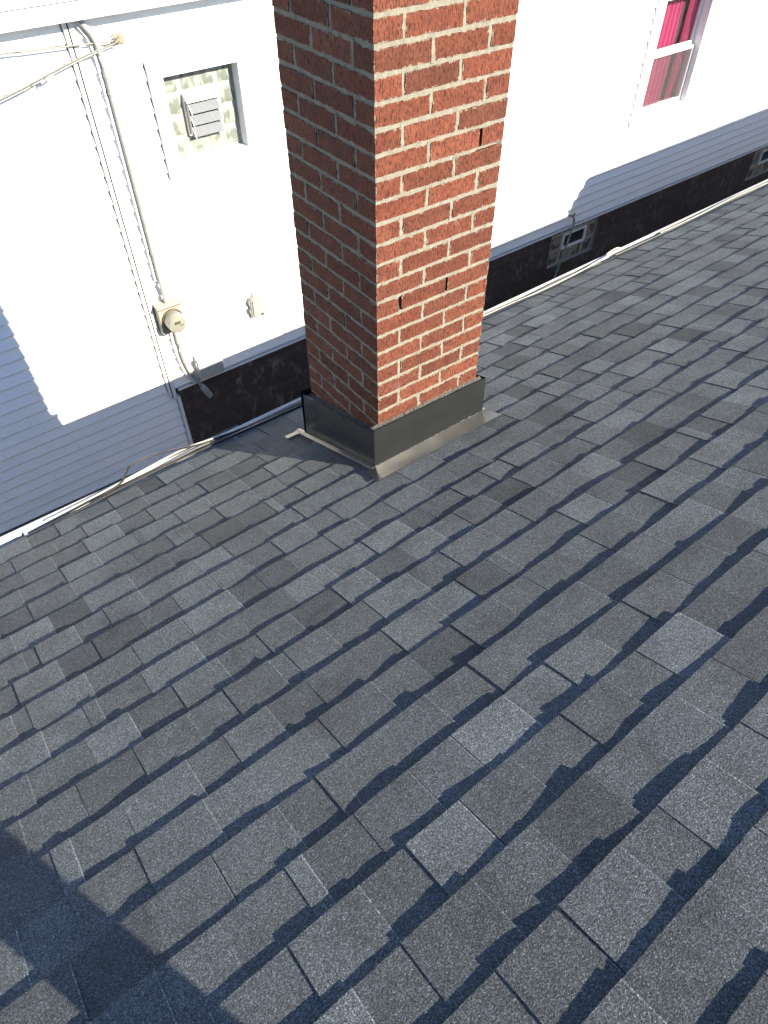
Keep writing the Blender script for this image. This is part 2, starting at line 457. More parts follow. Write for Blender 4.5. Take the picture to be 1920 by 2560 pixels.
# shingles: every laminated tab is its own piece, raised and sunk ones side by side
HB_LOW, HB_HIGH, DROP = 0.0047, 0.0070, 0.0076    # top of the butt above the roof plane; fall to the upper end
srng = random.Random(21)
def tab_mesh(xa, xb, s, raised, nseg, org):
    mb = MB()
    hb = (HB_HIGH if raised else HB_LOW)
    L = EXPO + 0.035
    tilt = srng.gauss(0, .0009); curl = srng.choice([-0.0014, 0, 0, 0.0012, 0.002]) * srng.random()
    skew = srng.uniform(-.0012, .0012)
    top_b, top_m, top_u, low_b, low_u = [], [], [], [], []
    run = 0.0
    us = [i / nseg for i in range(nseg)] + [1 - 0.0030 / (xb - xa), 1.0]
    nseg += 1
    for i in range(nseg + 1):
        u = us[i]; x = xa + (xb - xa) * u
        run = 0.75 * run + srng.uniform(-1, 1) * 0.00030
        h = hb + run + tilt * (2 * u - 1) + curl * (2 * u - 1) ** 2
        ds = srng.uniform(-.0007, .0007) + skew * (2 * u - 1)
        top_b.append(rpt(x, s + ds, h))
        top_u.append(rpt(x, s + L, hb - DROP * L / EXPO + tilt * (2 * u - 1)))
        low_b.append(rpt(x, s + ds + 0.0012, h - 0.0105))
    v = top_b + top_u + low_b
    n = nseg + 1; f = []
    for i in range(nseg):
        f.append((i, i + 1, n + i + 1, n + i))
        f.append((2 * n + i, 2 * n + i + 1, i + 1, i))
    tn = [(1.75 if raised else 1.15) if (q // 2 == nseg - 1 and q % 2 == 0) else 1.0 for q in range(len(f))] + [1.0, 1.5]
    # side skirts
    v += [rpt(xa, s + L, hb - DROP * L / EXPO - 0.0085), rpt(xb, s + L, hb - DROP * L / EXPO - 0.0085)]
    a, b_ = 3 * n, 3 * n + 1
    f += [(0, n, a, 2 * n), (nseg, 3 * n - 1, b_, 2 * n - 1)]
    mb.add([p - org for p in v], f); mb.tone = tn
    return mb

tabs = []
for k in range(-6, 23):
    s = S0 + EXPO * k + srng.uniform(-.003, .003)
    if k in (3, 4, 5): s += (0.004, -0.004, -0.010)[k - 3]
    x = RX0 - 0.2 + srng.uniform(0, .2); raised = srng.random() < .5
    run_w = 0
    while x < RX1:
        w = srng.uniform(.120, .180) if raised else srng.uniform(.100, .165)
        if srng.random() < 0.07: w = srng.uniform(.03, .05)
        gap = 0.0
        if srng.random() < 0.13: gap = 0.0022       # joint between two shingles, no change of level
        xa, xb = x, x + w
        ov = 0.0 if raised else 0.004
        base = srng.gauss(1.02, 0.14)
        if srng.random() < 0.07: base *= srng.uniform(.62, .78)
        if srng.random() < 0.06: base *= 1.2
        if not raised: base *= 0.94
        tabs.append([k, s, xa - ov, xb + ov - gap, raised, max(0.5, min(1.4, base)), 0.0])
        x = xb
        if gap == 0.0: raised = not raised

CH_A = -0.0152 - AL      # chimney's turn seen in the roof frame
for t in tabs:
    k, s, xa, xb, raised, tone, _ = t
    pts = [to_px(roof_world(rpt(xx, ss, 0.0))) for xx, ss in ((xa, s), (xb, s), (xb, s + EXPO), (xa, s + EXPO))]
    if any(q is None for q in pts): continue
    us = [min(max(q[0], 0), 1920) for q in pts]; vv = [min(max(q[1], 0), 2560) for q in pts]
    area = 0.5 * abs(sum(us[i] * vv[(i + 1) % 4] - us[(i + 1) % 4] * vv[i] for i in range(4)))
    yr_mid = -(s + EXPO / 2) / Q; xm = (xa + xb) / 2
    if 0.02 < xm < 0.5 and 0.02 < yr_mid < 0.5: area = 0        # under the chimney
    t[6] = area
order = sorted(range(len(tabs)), key=lambda i: -tabs[i][6])
chosen = set(order[:300])
rest = MB()
org_root = Vector((0, 0, GZ))
for i, t in enumerate(tabs):
    k, s, xa, xb, raised, tone, area = t
    nseg = max(3, min(14, int((xb - xa) / 0.011))) if area > 60 else 3
    if i in chosen:
        org = rpt((xa + xb) / 2, s, 0)
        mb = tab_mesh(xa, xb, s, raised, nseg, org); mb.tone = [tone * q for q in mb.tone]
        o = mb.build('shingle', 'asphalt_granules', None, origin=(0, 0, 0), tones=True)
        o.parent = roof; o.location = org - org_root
    else:
        mb = tab_mesh(xa, xb, s, raised, nseg, Vector((0, 0, 0)))
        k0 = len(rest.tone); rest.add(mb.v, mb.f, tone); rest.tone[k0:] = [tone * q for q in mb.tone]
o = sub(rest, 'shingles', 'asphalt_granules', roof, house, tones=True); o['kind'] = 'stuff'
# far slope and ridge caps
fs_ = MB()
for k in range(0, 24):
    sA = RIDGE + 0.01 - k * EXPO; yA = 2 * yr_r + sA / Q; yB = 2 * yr_r + (sA - EXPO - .02) / Q
    zA = Z0 + TP * sA / Q; zB = Z0 + TP * (sA - EXPO - .02) / Q
    fs_.prism_x([(yA, zA + .002), (yB, zB + .008), (yB, zB), (yA, zA - .006)], RX0, RX1)
fs_.tone = [1.0] * len(fs_.f)
o = sub(fs_, 'far_slope_shingles', 'asphalt_granules', roof, house, tones=True); o['kind'] = 'stuff'
for i in range(53):
    mb = MB(); xa = RX0 + i * 0.4
    zz = zr + 0.034
    mb.add([(xa, yr_r + .15, zz - .052), (xa, yr_r, zz), (xa, yr_r - .15, zz - .052), (xa + .43, yr_r + .15, zz - .060), (xa + .43, yr_r, zz - .008), (xa + .43, yr_r - .15, zz - .060)],
           [(0, 1, 4, 3), (1, 2, 5, 4)], srng.uniform(.8, 1.1))
    sub(mb, 'ridge_cap', 'asphalt_granules', roof, house, tones=True)

# gutter at the eave: open trough with rolled front lip
ZL = -1.872
gt = MB()
prof = [(0.799, ZL + .012), (0.801, ZL - .068), (0.868, ZL - .072), (0.893, ZL - .045), (0.910, ZL - .030), (0.912, ZL - .004), (0.921, ZL), (0.921, ZL + .006), (0.903, ZL + .006), (0.903, ZL - .001), (0.907, ZL - .004), (0.904, ZL - .027), (0.889, ZL - .041), (0.866, ZL - .0665), (0.804, ZL - .064), (0.8015, ZL + .012)]
gt.prism_x(prof, RX0, RX1)
gutter = gt.build('gutter', 'gutter_white', house)
for i in range(15):
    xx = RX0 + 0.55 + i * 1.05
    st = MB(); st.box(xx, xx + .014, 0.815, 0.902, ZL - .0060, ZL - .0042)
    sub(st, 'gutter_strap', 'gutter_white', gutter, house)
de = MB(); de.prism_x([(0.8005, Z0 - TP * .80 - .012), (0.812, Z0 - TP * .80 - .014), (0.814, Z0 - TP * .80 - .05), (0.812, Z0 - TP * .80 - .05), (0.810, Z0 - TP * .80 - .0165), (0.8005, Z0 - TP * .80 - .0145)], RX0, RX1)
de.build('drip_edge', 'dark_detail', house)

# added unseen box on the eave: throws the stepped shadow on the neighbour's wall
dm = empty('shadow_caster_box', roof_world(Vector((6.9, .6, -1.8))), 'low flat-topped roof box on the eave beyond the right picture edge', 'shadow caster', AL, origin=(6.9, .6, -1.8))
b_ = MB(); b_.add([(6.90, .33, -1.9), (16.0, .33, -1.9), (16.0, .96, -1.9), (6.90, .96, -1.9), (6.90, .33, -1.49), (16.0, .33, -1.49), (16.0, .96, -1.54), (6.90, .96, -1.54)],
                  [(3, 2, 1, 0), (4, 5, 6, 7), (0, 1, 5, 4), (1, 2, 6, 5), (2, 3, 7, 6), (3, 0, 4, 7)])
b_.build('wall', 'white_trim', dm)
b_ = MB(); b_.add([(6.87, .30, -1.486), (16.03, .30, -1.486), (16.03, .985, -1.537), (6.87, .985, -1.537), (6.87, .30, -1.46), (16.03, .30, -1.46), (16.03, .985, -1.511), (6.87, .985, -1.511)],
                  [(3, 2, 1, 0), (4, 5, 6, 7), (0, 1, 5, 4), (1, 2, 6, 5), (2, 3, 7, 6), (3, 0, 4, 7)])
b_.build('roof', 'roof_deck', dm)

# ------------------------------------------------------------------ chimney
CH = 0.0677; SQ = 0.514; BW = 0.094; JT = 0.0125; BL = (SQ - BW - 2 * JT) / 2; BH = 0.0545
PHI = 0.0152
chim = empty('chimney', (0, 0, -1.55), 'tall red wire-cut brick chimney standing on the grey shingle roof', 'chimney', -PHI, origin=(0, 0, -1.55))
brng = random.Random(5)
def brick_mesh(i):
    r = random.Random(100 + i)
    nx = 6; L, W, H = BL, BW, BH
    v, idx = [], {}
    xs = [-L / 2 + L * k / nx for k in range(nx + 1)]
    for a, x in enumerate(xs):
        for bq, y in enumerate((-W / 2, W / 2)):
            for c, z in enumerate((-H / 2, H / 2)):
                idx[(a, bq, c)] = len(v)
                v.append((x + r.uniform(-.0013, .0013), y + r.uniform(-.0007, .0007), z + r.uniform(-.0013, .0013)))
    f, uv, dim = [], [], []
    for a in range(nx):
        for bq in (0, 1):
            f.append([idx[(a, bq, 0)], idx[(a + 1, bq, 0)], idx[(a + 1, bq, 1)], idx[(a, bq, 1)]])
            uv.append([(xs[a] + L / 2, 0), (xs[a + 1] + L / 2, 0), (xs[a + 1] + L / 2, H), (xs[a] + L / 2, H)]); dim.append((L, H))
        for c in (0, 1):
            f.append([idx[(a, 0, c)], idx[(a, 1, c)], idx[(a + 1, 1, c)], idx[(a + 1, 0, c)]])
            uv.append([(xs[a] + L / 2, 0), (xs[a] + L / 2, W), (xs[a + 1] + L / 2, W), (xs[a + 1] + L / 2, 0)]); dim.append((L, W))
    for a in (0, nx):
        f.append([idx[(a, 0, 0)], idx[(a, 0, 1)], idx[(a, 1, 1)], idx[(a, 1, 0)]])
        uv.append([(0, 0), (0, H), (W, H), (W, 0)]); dim.append((W, H))
    me = bpy.data.meshes.new('brick'); me.from_pydata(v, [], f)
    l1 = me.uv_layers.new(name='pos'); l2 = me.uv_layers.new(name='dim')
    for p, us, d in zip(me.polygons, uv, dim):
        for li, u in zip(p.loop_indices, us): l1.data[li].uv = u; l2.data[li].uv = d
    import bmesh
    bm = bmesh.new(); bm.from_mesh(me); bmesh.ops.recalc_face_normals(bm, faces=bm.faces); bm.to_mesh(me); bm.free()
    me.materials.append(MATS['wire_cut_brick']); return me
BM = [brick_mesh(i) for i in range(14)]
heads = []                                            # head joints: (row, face turn, x0, x1, mirrored)
ROWS = range(-8, 27)
c2 = SQ / 2
for k in ROWS:
    zc = -(k + 0.5) * CH
    mir = (k % 2 == 1)
    for turn in range(4):
        for j, (xa, xb) in enumerate(((BW + JT, BW + JT + BL), (BW + 2 * JT + BL, SQ))):
            x, y = (xa + xb) / 2 - c2, BW / 2 - c2
            if mir: x = -x
            a = turn * pi / 2
            X, Y = x * cos(a) - y * sin(a) + c2, x * sin(a) + y * cos(a) + c2
            o = bpy.data.objects.new('brick', brng.choice(BM)); COL.objects.link(o); o.parent = chim
            o.location = (X + brng.uniform(-.0008, .0008), Y + brng.uniform(-.0008, .0008), zc + 1.55 + brng.uniform(-.0008, .0008))
            o.rotation_euler = (brng.choice((0, pi)), brng.uniform(-.004, .004), a + brng.choice((0, pi)))
            q = brng.gauss(1.0, .11)
            hue = brng.uniform(-.06, .06)
            al_ = 1.0 if (brng.random() < .14) else 0.3 + .2 * brng.random()
            o.color = (q * (1 + hue * .4), q * (1 - hue * .6), q * (1 - hue), al_)
            heads.append((k, turn, xa - JT, xa, mir))
# mortar: bed and head joints as uneven strips; a few head joints have fallen out
mo = MB(); mr = random.Random(3)
def face_pt(turn, x, d, z):                           # x along the face, d out of it
    px, py = x - c2, -d - c2
    a = turn * pi / 2
    return (px * cos(a) - py * sin(a) + c2, px * sin(a) + py * cos(a) + c2, z)
for k in range(-8, 28):
    zc = -k * CH
    for turn in range(4):
        n = 30 if turn in (0, 3) else 6
        T, B, TB, BB = [], [], [], []
        for i in range(n + 1):
            x = SQ * i / n
            d = -0.0022 + mr.uniform(-.0016, .0024)
            if k == 6 and turn == 0 and x > .30: d = -0.012 if x > .40 else -0.004
            if i in (0, n): d = -0.0015
            h1 = (CH - BH) / 2 + mr.uniform(-.0004, .0024); h2 = (CH - BH) / 2 + mr.uniform(-.0004, .0024)
            xx = min(max(x, 0.0015), SQ - 0.0015)
            T.append(face_pt(turn, xx, d, zc + h1)); B.append(face_pt(turn, xx, d - mr.uniform(0, .0008), zc - h2))
            xi = min(max(x, 0.024), SQ - 0.024)
            TB.append(face_pt(turn, xi, -.024, zc + h1)); BB.append(face_pt(turn, xi, -.024, zc - h2))
        N1 = n + 1; f = []
        for i in range(n):
            f += [(N1 + i, N1 + i + 1, i + 1, i), (i, i + 1, 2 * N1 + i + 1, 2 * N1 + i), (3 * N1 + i, 3 * N1 + i + 1, N1 + i + 1, N1 + i)]
        mo.add(T + B + TB + BB, f)
for k, turn, xa, xb, mir in heads:
    if mir: xa, xb = SQ - xb, SQ - xa
    if turn == 0 and k == 5 and xa > .3: continue
    if turn == 0 and k == 12 and xa > .2: continue
    shallow = -0.010 if (turn == 0 and k == 12) else 0.0
    zc = -(k + .5) * CH; n = 5; A_, B_, A2, B2 = [], [], [], []
    for i in range(n + 1):
        z = zc - CH / 2 + CH * i / n
        d = -0.0022 + mr.uniform(-.0016, .0022) + shallow
        e1, e2 = mr.uniform(-.0006, .0022), mr.uniform(-.0006, .0022)
        A_.append(face_pt(turn, xa - e1, d, z)); B_.append(face_pt(turn, xb + e2, d, z))
        A2.append(face_pt(turn, xa - e1, -.024, z)); B2.append(face_pt(turn, xb + e2, -.024, z))
    N1 = n + 1; f = []
    for i in range(n):
        f += [(i, i + 1, N1 + i + 1, N1 + i), (2 * N1 + i, 2 * N1 + i + 1, i + 1, i), (N1 + i, N1 + i + 1, 3 * N1 + i + 1, 3 * N1 + i)]
    mo.add(A_ + B_ + A2 + B2, f)
mo.build('mortar', 'mortar', chim)
co = MB(); co.box(.023, SQ - .023, .023, SQ - .023, -1.9, 7.8 * CH); co.build('core', 'core_dark', chim)
cr = MB(); cr.cbox(-.03, SQ + .03, -.03, SQ + .03, 8.15 * CH, 8.15 * CH + .07); cr.build('crown', 'concrete', chim, bevel=.01)
cp = MB(); cp.lathe_y(0, 0, [(.10, 0), (.10, .22), (.088, .22), (.088, .02)], 24)
cp.v = [(x + c2, z + c2, y + 8.15 * CH + .07) for x, y, z in cp.v]; cp.build('flue', 'stucco', chim, smooth=True)

# flashing (chimney frame): front apron, left pan, right pan, back pan
def zroof_c(x, y, h=0.0):                             # roof height at a point of the chimney frame
    v = rz((x, y, 0), -PHI - AL); return Z0 - TP * v.y + h
def bent(mb, rows, t=0.0012):
    """sheet through rows of points, doubled for thickness"""
    n = len(rows[0]); R_ = len(rows)
    v = [Vector(p) for r in rows for p in r]
    nr = []
    for i in range(R_):
        for j in range(n):
            a = v[i * n + min(j + 1, n - 1)] - v[i * n + max(j - 1, 0)]
            b = v[min(i + 1, R_ - 1) * n + j] - v[max(i - 1, 0) * n + j]
            nr.append(a.cross(b).normalized() * t)
    vv = v + [p + q for p, q in zip(v, nr)]; o = len(v); f = []
    for i in range(R_ - 1):
        for j in range(n - 1):
            a = (i * n + j, i * n + j + 1, (i + 1) * n + j + 1, (i + 1) * n + j)
            f += [a[::-1], tuple(o + q for q in a)]
    ring = [j for j in range(n)] + [i * n + n - 1 for i in range(1, R_)] + [(R_ - 1) * n + j for j in range(n - 2, -1, -1)] + [i * n for i in range(R_ - 2, 0, -1)]
    for a, b in zip(ring, ring[1:] + ring[:1]): f.append((a, b, o + b, o + a))
    return mb.add(vv, f)
fr_ = random.Random(9)
def wob(s=.0012): return fr_.uniform(-s, s)
xs = [-.040 + (.548 + .040) * i / 12 for i in range(13)]
fl = MB()
bent(fl, [[(x, -.026 + wob(), -1.339 - .013 * (x + .04) + wob(.0008)) for x in xs],
          [(x, -.027 + wob(), -1.44 + wob()) for x in xs],
          [(x, -.030, zroof_c(x, -.030, .016)) for x in xs]])
fl1 = fl.build('flashing', 'coated_flashing', chim, smooth=True)
fl = MB()
xs2 = [-.095 + (.575 + .095) * i / 14 for i in range(15)]
bent(fl, [[(x + .0, -.030, zroof_c(x, -.030, .0165)) for x in xs2],
          [(x, -.066 + wob(), zroof_c(x, -.066, .0125 + wob(.0015))) for x in xs2],
          [(x - .006, -.100 + wob(), zroof_c(x, -.100, .0105 + wob(.001))) for x in xs2],
          [(x - .010 + (.012 if x > .55 else 0), -.124 + wob(.0008), zroof_c(x, -.124, .0095 + wob(.0008))) for x in xs2]])
sub(fl, 'flange', 'coated_flashing', fl1, chim, smooth=True)
hm = MB()
xq = xs2[1]
while xq < xs2[-2]:
    dx_ = fr_.uniform(.003, .016)
    hm.tube([(xq, -.031, zroof_c(xq, -.031, .0172)), (xq + dx_, -.031, zroof_c(xq + dx_, -.031, .0172))], fr_.uniform(.0007, .0013), 5); xq += dx_ + fr_.uniform(.002, .02)
sub(hm, 'seam_bead', 'mortar', fl1, chim)
ys = [-.026 + (.535 + .026) * i / 12 for i in range(13)]
fl = MB()
bent(fl, [[(-.032 + wob(), y, -1.366 - .272 * y + wob(.0008)) for y in ys],
          [(-.033 + wob(), y, -1.455 - .33 * y + wob()) for y in ys],
          [(-.035, y, zroof_c(-.035, y, .014)) for y in ys]])
fl2 = fl.build('flashing', 'coated_flashing', chim, smooth=True)
fl = MB()
ys3 = [-.035 + (.600 + .035) * i / 12 for i in range(13)]
bent(fl, [[(-.035, y, zroof_c(-.035, y, .0142)) for y in ys3], [(-.046, y, zroof_c(-.046, y, .0185 + wob(.0008))) for y in ys3], [(-.062, y, zroof_c(-.062, y, .0125 + wob(.001))) for y in ys3]])
sub(fl, 'flange', 'coated_flashing', fl2, chim, smooth=True)
fl = MB()
bent(fl, [[(x, .560, zroof_c(x, .560, .014)) for x in (-.125, -.09, -.06, -.037)], [(x, .595, zroof_c(x, .595, .0135)) for x in (-.125, -.09, -.06, -.037)]])
sub(fl, 'flange_tail', 'coated_flashing', fl2, chim)
fl = MB()
bent(fl, [[(SQ + .030, y, -1.35 - .30 * y) for y in ys], [(SQ + .034, y, zroof_c(SQ + .034, y, .014)) for y in ys]])
bent(fl, [[(SQ + .034, y, zroof_c(SQ + .034, y, .0142)) for y in ys3], [(SQ + .062, y, zroof_c(SQ + .062, y, .012)) for y in ys3]])
fl.build('flashing', 'coated_flashing', chim)
fl = MB()
bent(fl, [[(x, SQ + .028, -1.50) for x in xs], [(x, SQ + .03, zroof_c(x, SQ + .03, .014)) for x in xs]])
fl.build('flashing', 'coated_flashing', chim)
# crumbly sealant bridging flashing and brick
se = MB()
def crumb(path, w0, w1, n):
    rows = [[], [], []]
    for i in range(n + 1):
        u = i / n; P_ = path(u)
        rows[0].append(P_(w0, -.003 + fr_.uniform(-.001, .001))); rows[1].append(P_((w0 + w1) / 2 + fr_.uniform(-.002, .002), fr_.uniform(-.004, -.001))); rows[2].append(P_(w1, .002 + fr_.uniform(-.002, .002)))
    bent(se, rows, .0015)
crumb(lambda u: (lambda w, h: (-.035 + u * .57, -w, -1.344 - .013 * u * .57 + h)), .023, -.001, 60)
crumb(lambda u: (lambda w, h: (-w, -.02 + u * .545, -1.374 - .272 * (-.02 + u * .545) + h)), .029, -.001, 60)
se.build('sealant_bead', 'sealant', chim)

# ------------------------------------------------------------------ neighbour's house
WY = 3.6
nh = empty('neighbour_house', (4.0, WY + 3.0, GZ), 'white vinyl-sided house next door with a dark tarred foundation', 'house')
NX0, NX1 = -6.0, 17.0
LE = 0.352                # where the wall changes from low siding to foundation
GBW = (0.846, 1.430, -1.069, -1.645)                  # glass block opening x0 x1 ztop zbot
PKW = (6.545, 7.400, -1.345, -2.462)                   # pink curtain window opening
BW1 = (5.435, 6.295); BW2 = (9.80, 10.66); BWZ = (-3.52, -4.045)
def panel(mb, x0, x1, z0, z1, y0, y1, holes):
    X = sorted({x0, x1} | {q for h in holes for q in h[:2]}); Z = sorted({z0, z1} | {q for h in holes for q in h[2:]})
    for a, b in zip(X, X[1:]):
        for c, d in zip(Z, Z[1:]):
            mx, mz = (a + b) / 2, (c + d) / 2
            if any(h[0] < mx < h[1] and min(h[2:]) < mz < max(h[2:]) for h in holes): continue
            mb.box(a, b, y0, y1, c, d)
wb = MB()
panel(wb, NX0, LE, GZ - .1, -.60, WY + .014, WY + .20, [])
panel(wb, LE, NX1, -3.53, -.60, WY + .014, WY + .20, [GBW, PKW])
wb.build('sheathing', 'dark_detail', nh)  # dark colour stands in for shade in the siding gaps
fd = MB()
panel(fd, LE + .012, NX1, GZ - .1, -3.531, WY + .045, WY + .25, [(BW1[0], BW1[1], *BWZ), (BW2[0], BW2[1], *BWZ)])
fd.build('foundation', 'tarred_block', nh)
sb = MB(); sb.box(NX0, NX1, WY + .26, WY + 6.2, GZ, -.62); sb.v = [(x, y, z) for x, y, z in sb.v]
# hollow shell behind (back and side walls only)
sh = MB(); sh.box(NX0, NX1, WY + 6.0, WY + 6.2, GZ, -.6); sh.box(NX0, NX0 + .2, WY + .21, WY + 5.99, GZ, -.6); sh.box(NX1 - .2, NX1, WY + .21, WY + 5.99, GZ, -.6)
sh.build('rear_wall', 'white_trim', nh)
SE = 0.1015
def board(x0, x1, zt, zb, parent=nh):
    mb = MB()
    mb.prism_x([(WY + .0134, zt + .004), (WY + .0130, zt), (WY - .0135, zb + .0125), (WY - .0055, zb), (WY + .0132, zb + .0012)], x0, x1)
    return mb.build('siding_board', 'white_vinyl', parent)
wr = random.Random(4)
zb = -0.787
while zb > -4.26:                                     # left section
    zt = min(zb + SE, -.66)
    xr = 0.266 if zb > -3.57 else 0.334
    seam = -.62 - wr.random() * 3.2
    if abs(zb + 3.72) < .06: seam = -.625
    board(NX0, seam - .0006, zt, zb); board(seam + .0006, xr, zt + .0003, zb + .0003)
    zb -= SE
zb = -0.7745
OPEN = ((.734, 1.508, -.967, -1.733), (6.396, 7.60, -1.25, -2.575))
def cuts(x0, x1, z0, z1):
    segs = [(x0, x1)]
    for hx0, hx1, hz0, hz1 in OPEN:
        if z1 < hz0 and z0 > hz1:
            ns = []
            for a, b in segs:
                if b <= hx0 or a >= hx1: ns.append((a, b)); continue
                if a < hx0: ns.append((a, hx0))
                if b > hx1: ns.append((hx1, b))
            segs = ns
    return segs
while zb > -3.55:
    for a, b in cuts(.345, NX1, zb + SE, zb):
        pos = a
        while pos < b - .01:
            nx = min(b, pos + wr.uniform(2.2, 3.9))
            if b - nx < .4: nx = b
            board(pos + (.0006 if pos > a else 0), nx - (.0006 if nx < b else 0), min(zb + SE, -.66), zb); pos = nx
    for hx0, hx1, hz0, hz1 in OPEN:
        if zb < hz0 < zb + SE - .006: board(hx0 + .0006, hx1 - .0006, zb + SE, hz0 + .001)
        if zb + .006 < hz1 < zb + SE: board(hx0 + .0006, hx1 - .0006, hz1 - .001, zb)
    zb -= SE
# vertical trims
tr = MB(); tr.cbox(.275, .298, WY - .025, WY + .0138, -3.60, -.655, .003); tr.build('corner_trim', 'white_trim', nh)
tr = MB(); tr.cbox(.309, .342, WY - .025, WY + .0138, -3.60, -.655, .003); tr.build('corner_trim', 'white_trim', nh)
tr = MB(); tr.box(.2985, .3085, WY - .014, WY + .0137, -3.60, -.66); tr.build('trim_slot_shade', 'dark_detail', nh)  # dark strip painted in place of the shade inside the slot
tr = MB(); tr.cbox(.340, .372, WY - .022, WY + .043, GZ + .05, -3.605, .003); tr.build('corner_trim', 'white_trim', nh)
tr = MB(); tr.prism_x([(WY + .0132, -3.527), (WY - .016, -3.530), (WY - .016, -3.548), (WY + .044, -3.548), (WY + .044, -3.532)], .374, NX1)
tr.build('starter_strip', 'white_trim', nh)
# eave gutter and roof edge
ev = MB()
ev.prism_x([(WY + .0138, -.655), (WY - .122, -.655), (WY - .128, -.651), (WY - .128, -.628), (WY - .100, -.624), (WY - .102, -.618), (WY - .130, -.603), (WY - .131, -.5985), (WY - .124, -.560), (WY - .116, -.560), (WY - .118, -.575), (WY + .0138, -.575)], NX0, NX1)
ev.build('gutter', 'white_trim', nh)
er = MB(); er.prism_x([(WY - .10, -.558), (WY - .10, -.549), (WY + 3.1, .72), (WY + 6.3, -.549), (WY + 6.3, -.558), (WY + 3.1, .70)], NX0 - .2, NX1 + .2)
er.build('roof', 'pale_metal_roof', nh)
for xx in (-1.7, 1.15, 4.2):
    ej = MB(); ej.prism_x([(WY - .1305, -.650), (WY - .1305, -.629), (WY - .128, -.629), (WY - .128, -.650)], xx, xx + .05)
    ej.build('gutter_joint', 'white_trim', nh)

# ---- glass block window with jalousie vent
def frame_ring(mb, o, i, y0, y1):
    (a0, a1, at, ab), (b0, b1, bt, bb) = o, i
    mb.box(a0, b0, y0, y1, ab, at); mb.box(b1, a1, y0, y1, ab, at); mb.box(b0, b1, y0, y1, bt, at); mb.box(b0, b1, y0, y1, ab, bb)
RC = 0.066
fm = MB(); frame_ring(fm, (.745, 1.505, -.970, -1.730), GBW, WY - .027, WY + .013)
gw = fm.build('window', 'white_trim', nh, bevel=.003)
jm = MB()
x0, x1, zt, zbm = GBW
frame_ring(jm, (x0 - .006, x1 + .006, zt + .006, zbm - .006), (x0 + .001, x1 - .001, zt - .001, zbm + .001), WY + .0135, WY + RC + .05)
sub(jm, 'jamb', 'white_trim', gw, nh)
sl = MB(); sl.prism_x([(WY - .040, zbm - .010), (WY - .040, zbm - .022), (WY - .0275, zbm - .022), (WY - .0275, zbm - .004)], x0 - .03, x1 + .03); sub(sl, 'sill', 'white_trim', gw, nh)
gx = (x1 - x0) / 4; gz = (zt - zbm) / 4
grout = MB()
for i in range(4):
    for j in range(4):
        if i in (1, 2) and j in (1, 2): continue
        a, b = x0 + i * gx + .006, x0 + (i + 1) * gx - .006; c, d = zbm + j * gz + .006, zbm + (j + 1) * gz - .006
        gm = MB(); y = WY + RC; k = .010
        ring = [[(a, y + .010), (c, d), 0]]
        n = 6; vv = []; ff = []
        for jj in range(n + 1):
            for ii in range(n + 1):
                u, w = ii / n, jj / n
                bul = min(1, 6 * min(u, 1 - u, w, 1 - w))
                dish = .004 * sin(u * 7 + i * 2 + j) * cos(w * 6 + j)
                vv.append((a + (b - a) * u, y + .012 - .012 * bul + dish * bul, c + (d - c) * w))
        for jj in range(n):
            for ii in range(n): ff.append((jj * (n + 1) + ii, jj * (n + 1) + ii + 1, (jj + 1) * (n + 1) + ii + 1, (jj + 1) * (n + 1) + ii))
        gm.add(vv, ff); sub(gm, 'glass_block', 'glass_block_pale', gw, nh, smooth=True)
bk = MB(); bk.box(x0 + .001, x1 - .001, WY + RC + .006, WY + RC + .03, zbm + .001, zt - .001); sub(bk, 'grout', 'white_plastic', gw, nh)
vx0, vx1, vzt, vzb = x0 + gx + .004, x1 - gx - .004, zt - gz - .004, zbm + gz + .004
vf = MB(); frame_ring(vf, (vx0, vx1, vzt, vzb), (vx0 + .022, vx1 - .014, vzt - .045, vzb + .012), WY + RC - .022, WY + RC + .005); sub(vf, 'vent_frame', 'white_trim', gw, nh, bevel=.002)
vd = MB(); vd.box(vx0 + .0225, vx1 - .0145, WY + RC + .001, WY + RC + .004, vzb + .0125, vzt - .0455); sub(vd, 'vent_back', 'grey_boot', gw, nh)
hd = MB(); hd.prism_x([(WY + RC - .0225, vzt - .004), (WY + RC - .062, vzt - .046), (WY + RC - .062, vzt - .052), (WY + RC - .0225, vzt - .040)], vx0 + .002, vx1 - .002); sub(hd, 'vent_hood', 'white_trim', gw, nh)
for i in range(3):
    zz = vzt - .052 - i * .078
    q = MB(); q.slab([(vx0 + .030, WY + RC - .016, zz), (vx1 - .022, WY + RC - .016, zz), (vx1 - .022, WY + RC - .064, zz - .074), (vx0 + .030, WY + RC - .064, zz - .074)], .004)
    sub(q, 'louvre_slat', 'frosted_louvre_glass', gw, nh)
    for xx in (vx0 + .0235, vx1 - .0205):
        q = MB(); q.slab([(xx, WY + RC - .010, zz + .004), (xx + .005, WY + RC - .010, zz + .004), (xx + .005, WY + RC - .070, zz - .080), (xx, WY + RC - .070, zz - .080)], .007)
        sub(q, 'louvre_arm', 'white_trim', gw, nh)
for xx in (vx0 + .02, vx1 - .03):
    q = MB(); q.tube([(xx, WY + RC - .03, vzb + .006), (xx + .006, WY + RC - .05, vzb - .002)], .007, 8); sub(q, 'vent_latch', 'galvanised', gw, nh)
q = MB(); q.box(vx0 + .004, vx0 + .016, WY + RC - .045, WY + RC - .0225, vzb + .02, vzt - .05); sub(q, 'vent_linkage', 'galvanised', gw, nh)

